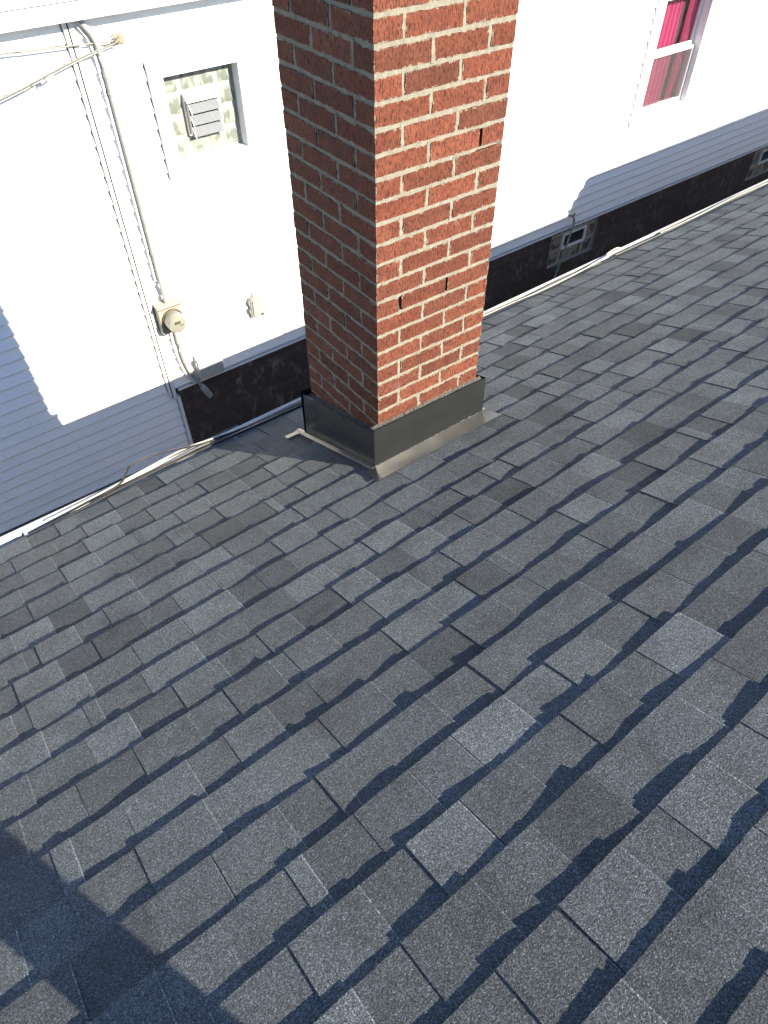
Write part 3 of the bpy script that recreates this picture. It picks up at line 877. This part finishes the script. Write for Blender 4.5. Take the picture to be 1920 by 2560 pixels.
# ---- pink curtain window
x0, x1, zt, zbm = PKW
fm = MB(); frame_ring(fm, (6.408, 7.597, zt + .10, -2.572), PKW, WY - .027, WY + .013)
pw = fm.build('window', 'white_trim', nh, bevel=.003)
jm = MB(); frame_ring(jm, (x0 - .006, x1 + .006, zt + .006, zbm - .006), (x0 + .001, x1 - .001, zt - .001, zbm + .001), WY + .0135, WY + .17); sub(jm, 'jamb', 'white_trim', pw, nh)
jr = MB(); jr.tube([(x1 + .010, WY - .012, zbm + .02), (x1 + .010, WY - .012, zt)], .014, 12); sub(jr, 'casing_bead', 'white_trim', pw, nh, smooth=True)
YS = WY + .075; MR = -1.885
us_ = MB(); frame_ring(us_, (x0 + .002, x1 - .002, zt - .002, MR - .0), (x0 + .035, x1 - .035, zt - .040, MR + .045), YS + .004, YS + .034); sub(us_, 'upper_sash', 'white_trim', pw, nh, bevel=.003)
ls_ = MB(); frame_ring(ls_, (x0 + .002, x1 - .002, MR + .012, zbm + .002), (x0 + .035, x1 - .035, MR - .022, zbm + .045), YS - .032, YS - .002); sub(ls_, 'lower_sash', 'white_trim', pw, nh, bevel=.003)
q = MB(); q.box(x0 + .030, x1 - .030, YS + .017, YS + .021, MR + .04, zt - .035); sub(q, 'upper_pane', 'window_glass', pw, nh)
q = MB(); q.box(x0 + .030, x1 - .030, YS - .019, YS - .015, zbm + .04, MR - .018); sub(q, 'lower_pane', 'window_glass', pw, nh)
q = MB(); q.add([(x0 + .03, YS - .034, zbm + .04), (x1 - .03, YS - .034, zbm + .04), (x1 - .03, YS - .034, MR - .02), (x0 + .03, YS - .034, MR - .02)], [(0, 1, 2, 3)]); sub(q, 'insect_screen', 'insect_screen', pw, nh)
q = MB(); q.prism_x([(YS - .033, zbm + .004), (WY - .038, zbm - .014), (WY - .038, zbm - .03), (WY - .0275, zbm - .03), (WY + .0, zbm - .004)], x0 - .02, x1 + .02); sub(q, 'sill', 'white_trim', pw, nh)
for xx in (x0 + .06, x0 + .52):
    q = MB(); q.box(xx, xx + .07, YS - .004, YS + .004, MR + .013, MR + .024); q.tube([(xx + .015, YS - .01, MR + .02), (xx + .035, YS - .02, MR + .032), (xx + .055, YS - .01, MR + .02)], .005, 6)
    sub(q, 'sash_lock', 'white_plastic', pw, nh)
q = MB(); q.box(x0 + .10, x1 - .16, YS - .045, YS - .033, zbm + .045, zbm + .062); sub(q, 'sash_lift', 'white_trim', pw, nh)
rm = MB(); ya, yb = WY + .18, WY + 2.6
for quad in ([(5.6, yb, -3.3), (8.4, yb, -3.3), (8.4, yb, -.75), (5.6, yb, -.75)], [(5.6, ya, -3.3), (5.6, yb, -3.3), (5.6, yb, -.75), (5.6, ya, -.75)], [(8.4, ya, -3.3), (8.4, yb, -3.3), (8.4, yb, -.75), (8.4, ya, -.75)], [(5.6, ya, -3.3), (8.4, ya, -3.3), (8.4, yb, -3.3), (5.6, yb, -3.3)], [(5.6, ya, -.75), (8.4, ya, -.75), (8.4, yb, -.75), (5.6, yb, -.75)]):
    rm.add(quad, [(0, 1, 2, 3)])
rm.build('room', 'room_wall', nh)
def curtain(xa, xb, y, folds, amp, seed):
    r = random.Random(seed); n = folds * 8; vv = []; ff = []; ph = [r.uniform(.7, 1.3) for _ in range(folds + 1)]
    for j in range(9):
        z = -1.30 + (-2.62 + 1.30) * j / 8
        for i in range(n + 1):
            u = i / n
            vv.append((xa + (xb - xa) * u + .008 * sin(j * .7 + u * 5), y + amp * ph[int(u * folds)] * sin(u * folds * 2 * pi) * (1 - .15 * sin(j * .9)), z))
    for j in range(8):
        for i in range(n): ff.append((j * (n + 1) + i, j * (n + 1) + i + 1, (j + 1) * (n + 1) + i + 1, (j + 1) * (n + 1) + i))
    mb = MB(); mb.add(vv, ff); return mb
single(curtain(6.58, 7.10, WY + .150, 7, .018, 1), 'curtain', 'pink_curtain_cloth', (6.83, WY + .150, -2.6), 'bright pink pleated curtain filling the left half of the double-hung window', 'curtain', 'pink window curtains', smooth=True)
single(curtain(7.23, 7.62, WY + .150, 6, .018, 2), 'curtain', 'pink_curtain_cloth', (7.5, WY + .150, -2.6), 'dusky pink curtain at the right edge of the double-hung window', 'curtain', 'pink window curtains', smooth=True)

single(curtain(7.02, 7.36, WY + .185, 4, .012, 3), 'curtain', 'maroon_cloth', (7.2, WY + .185, -2.6), 'dark maroon curtain panel hanging between the two pink curtains', 'curtain', 'pink window curtains', smooth=True)

# ---- basement glass block windows
def basement(xr):
    x0, x1 = xr; zt, zbm = BWZ
    jm = MB(); frame_ring(jm, (x0 - .001, x1 + .001, zt, zbm - .001), (x0 + .006, x1 - .006, zt - .004, zbm + .006), WY + .0455, WY + .11)
    w = jm.build('window', 'concrete', nh)
    gx = (x1 - x0) / 4; rows = [zbm + .006, zbm + .199, zbm + .400, zt - .006]
    for i in range(4):
        for j in range(3):
            if i in (1, 2) and j == 1: continue
            a, b, c, d = x0 + i * gx + .006, x0 + (i + 1) * gx - .006, rows[j] + .005, rows[j + 1] - .005
            n = 5; vv = []; ff = []
            for jj in range(n + 1):
                for ii in range(n + 1):
                    u, q = ii / n, jj / n; bul = min(1, 5 * min(u, 1 - u, q, 1 - q))
                    vv.append((a + (b - a) * u, WY + .072 - .010 * bul + .003 * sin(u * 8 + i) * cos(q * 7 + j) * bul, c + (d - c) * q))
            for jj in range(n):
                for ii in range(n): ff.append((jj * (n + 1) + ii, jj * (n + 1) + ii + 1, (jj + 1) * (n + 1) + ii + 1, (jj + 1) * (n + 1) + ii))
            gm = MB(); gm.add(vv, ff); sub(gm, 'glass_block', 'glass_block_dim', w, nh, smooth=True)
    bk = MB(); bk.box(x0 + .0065, x1 - .0065, WY + .068, WY + .10, zbm + .0065, zt - .0045); sub(bk, 'grout', 'concrete', w, nh)
    vf = MB(); o_ = (x0 + gx - .004, x1 - gx + .004, rows[2] + .003, rows[1] - .003)
    frame_ring(vf, o_, (o_[0] + .030, o_[1] - .030, o_[2] - .028, o_[3] + .030), WY + .036, WY + .0675); sub(vf, 'vent_frame', 'white_trim', w, nh, bevel=.003)
    q = MB(); q.box(o_[0] + .0302, o_[1] - .0302, WY + .056, WY + .0595, o_[3] + .0302, o_[2] - .0282); sub(q, 'vent_pane', 'dark_detail', w, nh)
basement(BW1); basement(BW2)

# ------------------------------------------------------------------ things fixed to the neighbour's wall
CY = WY - .050
cpath = [(.300, CY, -.60), (.345, CY, -.640), (.390, CY, -.690), (.425, CY, -.745), (.444, CY, -.800), (.452, CY, -.870), (.455, CY, -1.0)] + [(.455, CY, z) for z in (-1.077, -1.3, -1.6, -1.9, -2.2, -2.45, -2.65)]
cd_ = empty('conduit', (.455, CY, -2.65), 'pale painted service conduit rising from the meter and bending under the eave', 'conduit')
q = MB(); q.tube(cpath, .0175, 14); q.build('pipe', 'conduit_paint', cd_, smooth=True)
for z in (-1.075, -2.215):
    q = MB(); q.tube([(.455, CY, z + .012), (.455, CY, z - .020)], .0205, 14); q.build('coupling', 'conduit_paint', cd_, smooth=True)
    q = MB(); q.box(.428, .482, WY - .036, WY - .0325, z - .012, z + .012); q.build('strap', 'galvanised', cd_)
q = MB(); q.tube([(.455, CY, -.945), (.455, CY, -.995)], .0200, 14); q.build('coupling', 'conduit_paint', cd_, smooth=True)
lp = [(.470, CY, -2.90), (.470, CY, -3.05), (.473, CY, -3.13), (.482, CY, -3.24), (.500, CY, -3.345), (.528, CY - .005, -3.43), (.562, CY - .012, -3.51), (.590, CY - .02, -3.575)]
cd2 = empty('conduit', (.59, CY, -3.575), 'short pale conduit curving down from the meter to the foundation', 'conduit')
q = MB(); q.tube(lp, .0165, 14); q.build('pipe', 'conduit_paint', cd2, smooth=True)
q = MB(); q.tube([(.578, CY - .018, -3.548), (.588, CY - .02, -3.57), (.600, CY - .022, -3.60), (.622, CY - .022, -3.655), (.640, CY - .022, -3.695), (.645, CY - .022, -3.705)], [.020, .028, .031, .031, .027, .012], 14); q.build('boot', 'grey_boot', cd2, smooth=True)
# flat cover strip beside the conduits
def strip(path, w, nm, lab):
    mb = MB(); n = len(path)
    rows = [[], []]
    for i, (x, z) in enumerate(path):
        a = Vector(path[min(i + 1, n - 1)]) - Vector(path[max(i - 1, 0)]); nn = Vector((-a.y, a.x)).normalized() if a.length else Vector((1, 0))
        if nn.x < 0: nn = -nn
        rows[0].append((x - nn.x * w * .5, WY - .029, z - nn.y * w * .5)); rows[1].append((x + nn.x * w * .5, WY - .029, z + nn.y * w * .5))
    bent(mb, rows, .004)
    v = mb.v; mb.v = v
    return single(mb, nm, 'white_trim', (path[-1][0], WY, path[-1][1]), lab, 'trim', smooth=False)
strip([(p_[0] - .006, p_[2]) for p_ in cpath[1:-1]], .062, 'cable_cover', 'flat white cover strip behind the tall conduit above the meter')
strip([(p_[0] - .012, p_[2]) for p_ in lp[:-1]], .062, 'cable_cover', 'flat white cover strip behind the short conduit under the meter')

# electric meter
mt = empty('electric_meter', (.455, WY, -2.90), 'beige electric meter box with round glass meter on the white siding', 'meter')
q = MB(); q.cbox(.352, .562, WY - .092, WY - .0005, -2.905, -2.652, .006); q.build('enclosure', 'meter_enclosure', mt, bevel=.003)
q = MB(); q.prism_x([(WY - .112, -2.668), (WY - .112, -2.660), (WY - .010, -2.640), (WY - .010, -2.6515), (WY - .094, -2.6515)], .348, .566); q.build('lid', 'meter_enclosure', mt)
q = MB(); q.box(.350, .564, WY - .1135, WY - .1122, -2.668, -2.661); q.build('lid_edge', 'rust_edge', mt)
mcx, mcz = .462, -2.785
q = MB(); q.lathe_y(mcx, mcz, [(.094, WY - .0925), (.094, WY - .108), (.089, WY - .112), (.089, WY - .093)], 40); q.build('socket_ring', 'rust_edge', mt, smooth=True)
q = MB(); q.lathe_y(mcx, mcz, [(.084, WY - .093), (.084, WY - .125), (.078, WY - .185), (.072, WY - .198), (.055, WY - .203), (.0001, WY - .204)], 40); q.build('meter_dial', 'meter_lens', mt, smooth=True)
q = MB(); q.box(mcx - .030, mcx + .022, WY - .2060, WY - .2030, mcz + .006, mcz + .030); q.build('display', 'lcd', mt)
q = MB()
for i in range(4): q.box(mcx + .010 + i * .009, mcx + .016 + i * .009, WY - .2058, WY - .2030, mcz - .016 + (i % 2) * .003, mcz - .008 + (i % 2) * .003)
q.build('dial_marks', 'dark_detail', mt)
q = MB(); q.box(.500, .514, WY - .080, WY - .060, -2.945, -2.906); q.build('seal_tag', 'brown_tag', mt)

# telephone interface box
nb_ = empty('utility_box', (1.29, WY, -3.09), 'small off-white utility box with angled top corners left of the chimney', 'utility box')
x0, x1, zt, zbm = 1.215, 1.352, -2.872, -3.088
q = MB(); q.prism_y([(x0, zbm), (x1, zbm), (x1, zt - .03), (x1 - .03, zt), (x0 + .04, zt), (x0, zt - .04)], WY - .062, WY - .0005); q.build('body', 'white_plastic', nb_, bevel=.006)
q = MB(); q.prism_y([(x0 + .012, zbm + .016), (x0 + .082, zbm + .016), (x0 + .082, zt - .034), (x0 + .060, zt - .012), (x0 + .042, zt - .012), (x0 + .012, zt - .040)], WY - .0745, WY - .0625); q.build('cover', 'white_plastic', nb_, bevel=.003)
q = MB(); q.box(x0 + .086, x0 + .112, WY - .068, WY - .0625, zbm + .004, zbm + .024); q.build('latch', 'dark_detail', nb_)
for z in (zbm + .05, zbm + .13):
    q = MB(); q.box(x0 - .009, x0 - .0005, WY - .05, WY - .015, z, z + .04); q.build('hinge', 'white_plastic', nb_)
q = MB(); q.tube([(x1 + .035, WY - .004, -2.962), (x1 + .035, WY - .012, -2.962)], .006, 8); q.build('screw', 'dark_detail', nb_)
q = MB(); q.tube([(1.256, WY - .020, zt), (1.256, WY - .020, zt + .028)], .004, 8); q.build('lead', 'dark_detail', nb_)

# ribbed vent hood
hv = empty('vent_hood', (.70, WY, -3.46), 'white ribbed plastic vent cover straddling the bottom edge of the siding', 'vent')
x0, x1, zt, zbm = .588, .828, -3.245, -3.488
q = MB(); q.prism_x([(WY - .0005, zt), (WY - .045, zt - .008), (WY - .082, zt - .040), (WY - .088, zt - .070), (WY - .088, zbm + .006), (WY - .082, zbm), (WY - .0005, zbm)], x0, x1); q.build('cover', 'hood_plastic', hv, bevel=.006)
for i in range(9):
    xx = x0 + .022 + i * .0245
    q = MB(); q.box(xx, xx + .009, WY - .0935, WY - .0885, zbm + .022, zbm + .128); q.build('rib', 'hood_plastic', hv)
for z in (zt - .06, zt - .14):
    q = MB(); q.box(x0 - .010, x0 - .0005, WY - .07, WY - .03, z - .03, z); q.build('clip', 'hood_plastic', hv)
q = MB(); q.prism_x([(WY - .030, zbm + .10), (WY - .075, zbm + .078), (WY - .030, zbm + .070)], x1 + .0005, x1 + .022); q.build('side_tab', 'hood_plastic', hv)

# service drop: anchor, wires
an = empty('wire_anchor', (.60, WY, -.80), 'weathered wire bracket under the eave where the service wires meet', 'bracket')
q = MB(); q.cbox(.572, .640, WY - .03, WY - .0005, -.832, -.782, .004); q.build('block', 'wood_block', an)
q = MB(); q.tube([(.585, WY - .03, -.800), (.560, WY - .048, -.806), (.548, WY - .050, -.800), (.548, WY - .050, -.790), (.566, WY - .046, -.784)], .005, 8); q.build('hook', 'galvanised', an, smooth=True)
for i, (a, b) in enumerate((((.545, -.815), (.60, -.79)), ((.55, -.825), (.615, -.835)), ((.54, -.83), (.605, -.815)))):
    q = MB(); q.tube([(a[0], WY - .05, a[1]), (.575, WY - .065, (a[1] + b[1]) / 2 + .006), (b[0], WY - .04, b[1])], .0035, 6); q.build('splice', 'alu_cable', an)
def wire(pts, r, mat, lab, nm='service_wire'):
    P_ = [Vector(p) for p in pts]; path = []
    for i in range(len(P_) - 1):
        p0, p1, p2, p3 = P_[max(i - 1, 0)], P_[i], P_[i + 1], P_[min(i + 2, len(P_) - 1)]
        for j in range(8):
            t = j / 8
            path.append(.5 * ((2 * p1) + (p2 - p0) * t + (2 * p0 - 5 * p1 + 4 * p2 - p3) * t * t + (3 * p1 - p0 - 3 * p2 + p3) * t ** 3))
    path.append(P_[-1])
    q = MB(); q.tube(path, r, 8); return single(q, nm, mat, path[0], lab, 'wire' if nm == 'service_wire' else 'cable', smooth=True)
wire([(.555, WY - .05, -.806), (.30, WY - .045, -.793), (0, WY - .05, -.777), (-.16, WY - .055, -.765), (-1.2, WY - .07, -.74), (-3.5, WY - .10, -.70)], .0062, 'grey_cable', 'upper olive service wire running level under the eave from the bracket')
wire([(.56, WY - .058, -.818), (.30, WY - .06, -.862), (0, WY - .065, -.935), (-.16, WY - .07, -.972), (-1.2, WY - .12, -1.19), (-3.5, WY - .3, -1.6)], .0062, 'grey_cable', 'upper of the two slanting service wires with the pale sleeve')
wire([(.56, WY - .050, -.828), (.30, WY - .052, -.876), (0, WY - .055, -.950), (-.16, WY - .06, -.988), (-1.2, WY - .11, -1.21), (-3.5, WY - .3, -1.64)], .0052, 'alu_cable', 'lower bare grey wire running just under the slanting service wire')
q = MB(); q.tube([(.118, WY - .075, -.918), (.078, WY - .075, -.930), (.060, WY - .075, -.936)], .0105, 10); q.tube([(.058, WY - .07, -.938), (.03, WY - .07, -.948)], .008, 8)
single(q, 'wire_sleeve', 'white_cable', (.09, WY - .075, -.925), 'pale connector sleeve on the slanting service wire', 'connector', smooth=True)

# outside tap and hose
tp_ = empty('outdoor_tap', (5.635, WY, -3.40), 'small grey outdoor tap at the bottom edge of the siding', 'tap')
q = MB(); q.tube([(5.635, WY, -3.385), (5.635, WY - .05, -3.385), (5.635, WY - .075, -3.395), (5.635, WY - .082, -3.425)], .012, 10); q.build('spout', 'brass_worn', tp_, smooth=True)
q = MB(); q.lathe_y(5.635, -3.352, [(.008, WY - .05), (.030, WY - .053), (.030, WY - .060), (.008, WY - .063)], 12); q.build('handle', 'brass_worn', tp_)
q = MB(); q.tube([(5.635, WY - .05, -3.382), (5.635, WY - .055, -3.352)], .007, 8); q.build('stem', 'brass_worn', tp_)
q = MB(); q.tube([(5.635, WY - .082, -3.42), (5.633, WY - .083, -3.46)], .016, 10); q.build('collar', 'galvanised', tp_)
wire([(5.633, WY - .083, -3.445), (5.615, WY - .085, -3.56), (5.57, WY - .09, -3.72), (5.51, WY - .095, -3.90), (5.45, WY - .10, -4.10), (5.38, WY - .13, -4.30), (5.25, WY - .25, -4.32), (4.9, WY - .4, -4.32)], .013, 'green_hose', 'pale green garden hose hanging from the tap past the basement window', 'garden_hose')

# ------------------------------------------------------------------ cables lying along the eave gutter (roof frame -> world)
def gcable(pts, r, mat, lab):
    return wire([roof_world(Vector((x, y, z))) for x, y, z in pts], r, mat, lab, 'cable')
zt_ = ZL + .014
gcable([(-4.8, .850, ZL - .01), (-3, .846, ZL - .008), (-1.6, .848, ZL - .004), (-1.15, .852, ZL + .010), (-.9, .862, ZL + .016), (-.55, .872, ZL + .016), (-.2, .858, ZL + .018), (.3, .850, ZL + .012), (.9, .856, ZL + .01), (1.6, .862, ZL + .014), (2.4, .85, ZL + .01), (4, .86, ZL + .01), (7, .85, ZL)], .0062, 'black_cable', 'thick black cable lying in the eave gutter along its whole length')
gcable([(-.95, .880, zt_ - .004), (-.84, .893, zt_ + .004), (-.80, .905, zt_ + .030), (-.76, .930, zt_ + .042), (-.66, .940, zt_ + .036), (-.56, .928, zt_ + .026), (-.46, .908, zt_ + .012), (-.33, .893, zt_ + .002), (-.1, .886, zt_), (.4, .888, zt_)], .0050, 'black_cable', 'black cable looping up off the gutter left of the chimney')
gcable([(-1.2, .886, zt_ - .002), (-.95, .892, zt_ + .002), (-.70, .908, zt_ + .006), (-.50, .914, zt_ + .012), (-.36, .902, zt_ + .008), (-.1, .884, zt_), (.6, .880, zt_), (1.5, .888, zt_)], .0048, 'white_cable', 'white cable lying on the front lip of the gutter left of the chimney')
gcable([(-1.0, .872, zt_ - .006), (-.7, .880, zt_ - .002), (-.45, .893, zt_ + .002), (-.28, .878, zt_), (0, .868, zt_), (1.2, .872, zt_ - .002), (1.7, .866, zt_ - .002), (2.2, .880, zt_), (2.55, .868, zt_ - .004)], .0042, 'grey_cable', 'thin grey cable sagging along the gutter on both sides of the chimney')
gcable([(1.2, .884, zt_), (1.65, .872, zt_ + .002), (1.95, .858, zt_ + .004), (2.3, .862, zt_ + .006), (2.62, .872, zt_ + .014), (2.75, .880, zt_ + .024), (2.72, .888, zt_ + .034), (2.62, .882, zt_ + .026), (2.66, .872, zt_ + .016)], .0046, 'white_cable', 'white cable ending in a small curl on the gutter right of the chimney')
gcable([(2.7, .868, zt_), (3.3, .86, zt_ + .002), (3.9, .868, zt_ + .006), (4.3, .862, zt_ + .004), (4.8, .872, zt_ + .004), (6.5, .86, zt_)], .0048, 'grey_cable', 'tangled grey cable on the gutter near the right picture edge')
gcable([(3.2, .878, zt_), (3.6, .866, zt_ + .008), (4.1, .876, zt_ + .010), (4.6, .866, zt_ + .006), (6, .87, zt_)], .0042, 'white_cable', 'thin white cable twisting along the gutter near the right picture edge')

# ------------------------------------------------------------------ the photographer, whose legs throw the shadow at lower left
def zr_w(x, y): v = rz((x, y, 0), -AL); return Z0 - TP * v.y
J = {}
fl_, fr2 = Vector((-1.203, -2.000, 0)), Vector((-1.103, -2.250, 0))
fl_.z = zr_w(fl_.x, fl_.y) + .012; fr2.z = zr_w(fr2.x, fr2.y) + .012
fw = Vector((.605, .796, 0)); lf = Vector((-.796, .605, 0))
hip = Vector((-1.180, -2.120, -.775 + .90)); ch_ = hip + fw * .03 + Vector((0, 0, .36)); nk = ch_ - fw * .01 + Vector((0, 0, .16)); hd_ = nk + fw * .06 + Vector((0, 0, .20))
ph = CAM - C_F * .012
V = []; Rr = []; E_ = []
def jv(p, r, par=None):
    V.append(tuple(p)); Rr.append(r)
    if par is not None: E_.append((par, len(V) - 1))
    return len(V) - 1
i_h = jv(hip, .135)
i_w = jv(hip + Vector((0, 0, .16)), .125, i_h); i_c = jv(ch_, .145, i_w); i_n = jv(nk, .058, i_c); i_n2 = jv(nk + fw * .025 + Vector((0, 0, .07)), .056, i_n); i_hd = jv(hd_, .098, i_n2); jv(hd_ + Vector((0, 0, .10)), .066, i_hd)
jv(hd_ + fw * .085 - Vector((0, 0, .035)), .03, i_hd)
for sd, ft in ((1, fl_), (-1, fr2)):
    hj = jv(hip + lf * (.085 * sd) - Vector((0, 0, .07)), .098, i_h)
    kn = (hip + lf * (.085 * sd)) * .45 + ft * .55 + fw * .03; kn.z = ft.z + .47
    kj = jv(kn, .069, hj); cj = jv(kn * .55 + (ft + Vector((0, 0, .1))) * .45 - fw * .01, .074, kj); aj = jv(ft + Vector((0, 0, .085)), .070, cj)
    hb_ = jv(ft + Vector((0, 0, .045)) - fw * .01, .048, aj)
    tz = zr_w(ft.x + fw.x * .15, ft.y + fw.y * .15); jv(Vector((ft.x + fw.x * .15, ft.y + fw.y * .15, tz + .040)), .036, hb_)
    sj = jv(ch_ + lf * (.175 * sd) + Vector((0, 0, .07)), .062, i_c)
    el_ = ch_ + lf * (.25 * sd) + fw * .05 - Vector((0, 0, .20)); ej_ = jv(el_, .045, sj)
    wr_ = ph - fw * .07 - C_R * (.085 * sd) - Vector((0, 0, .02)); wj = jv(wr_, .028, ej_)
    pm = ph - C_F * .018 - C_R * (.084 * sd); pj = jv(pm, .022, wj)
    for q_ in range(4):
        a = pm + C_D * (-.032 + .021 * q_) * 1.0 - C_R * (.006 * sd)
        b1 = a + C_R * (.018 * sd) - C_F * .016
        k1 = jv(a, .0088, pj); k2 = jv(b1, .0080, k1); jv(b1 + C_R * ((.018 + .004 * (1.5 - abs(q_ - 1.5))) * sd) - C_F * .004, .0068, k2)
    t1 = jv(pm - C_D * .045 - C_F * .010, .010, pj); jv(pm - C_D * .052 + C_R * (.030 * sd) - C_F * .012, .0085, t1)
me = bpy.data.meshes.new('person'); me.from_pydata(V, E_, [])
tmp = bpy.data.objects.new('person_tmp', me); COL.objects.link(tmp)
sk = tmp.modifiers.new('skin', 'SKIN'); sk.use_smooth_shade = True
for i, r in enumerate(Rr):
    d_ = me.skin_vertices[0].data[i]; d_.radius = (r, r * (.78 if i in (i_h, i_w, i_c) else 1)); d_.use_root = (i == 0)
ss = tmp.modifiers.new('sub', 'SUBSURF'); ss.levels = 2; ss.render_levels = 2
dg = bpy.context.evaluated_depsgraph_get(); dg.update()
body = bpy.data.meshes.new_from_object(tmp.evaluated_get(dg))
bpy.data.objects.remove(tmp, do_unlink=True)
body.name = 'body'
per = empty('person', Vector((-1.16, -2.125, -.775)), 'person in dark trousers and grey shirt standing behind the camera, shadow at lower left', 'person')
for v in body.vertices: v.co -= Vector((-1.16, -2.125, -.775))
body.materials.clear()
for n__ in ('trousers', 'shirt', 'skin', 'boot_leather'): body.materials.append(MATS[n__])
for p_ in body.polygons:
    c_w = p_.center + Vector((-1.16, -2.125, -.775)); p_.use_smooth = True
    near_hand = min((c_w - (ph - C_R * (.085 * s_))).length for s_ in (1, -1)) < .10
    h_ = c_w.z - zr_w(c_w.x, c_w.y)
    p_.material_index = 2 if (near_hand or c_w.z > nk.z + .01) else 3 if h_ < .11 else 1 if c_w.z > hip.z + .03 else 0
bo = bpy.data.objects.new('body', body); COL.objects.link(bo); bo.parent = per
hr = MB(); n = 14
vv = []; ff = []
for j in range(8):
    t = j / 7 * pi * .56
    for k in range(n):
        a = 2 * pi * k / n; r_ = sin(t) * .108
        vv.append(hd_ + fw * (cos(a) * r_ - .018) + lf * (sin(a) * r_ * .88) + Vector((0, 0, .045 + cos(t) * .115)))
for j in range(7):
    for k in range(n): ff.append((j * n + k, j * n + (k + 1) % n, (j + 1) * n + (k + 1) % n, (j + 1) * n + k))
hr.add(vv, ff); hr.build('hair', 'hair', per, smooth=True)
q = MB()
for s_ in (1, -1):
    e_ = hd_ + fw * .092 + lf * (.032 * s_) + Vector((0, 0, .012)); q.tube([e_ - fw * .01, e_ + fw * .002], .010, 10)
q.build('eyes', 'dark_detail', per)
q = MB(); cc = [ph + C_R * a * .079 + C_D * b * .038 for a, b in ((-1, -1), (1, -1), (1, 1), (-1, 1))]
q.slab([c - C_F * .010 for c in cc], .008)
single(q, 'phone', 'dark_detail', ph - C_F * .01, 'black phone held up in both hands by the person behind the camera', 'phone', bevel=.002)

# ------------------------------------------------------------------ tidy helper properties
for o in bpy.data.objects:
    if 'o' in o: del o['o']
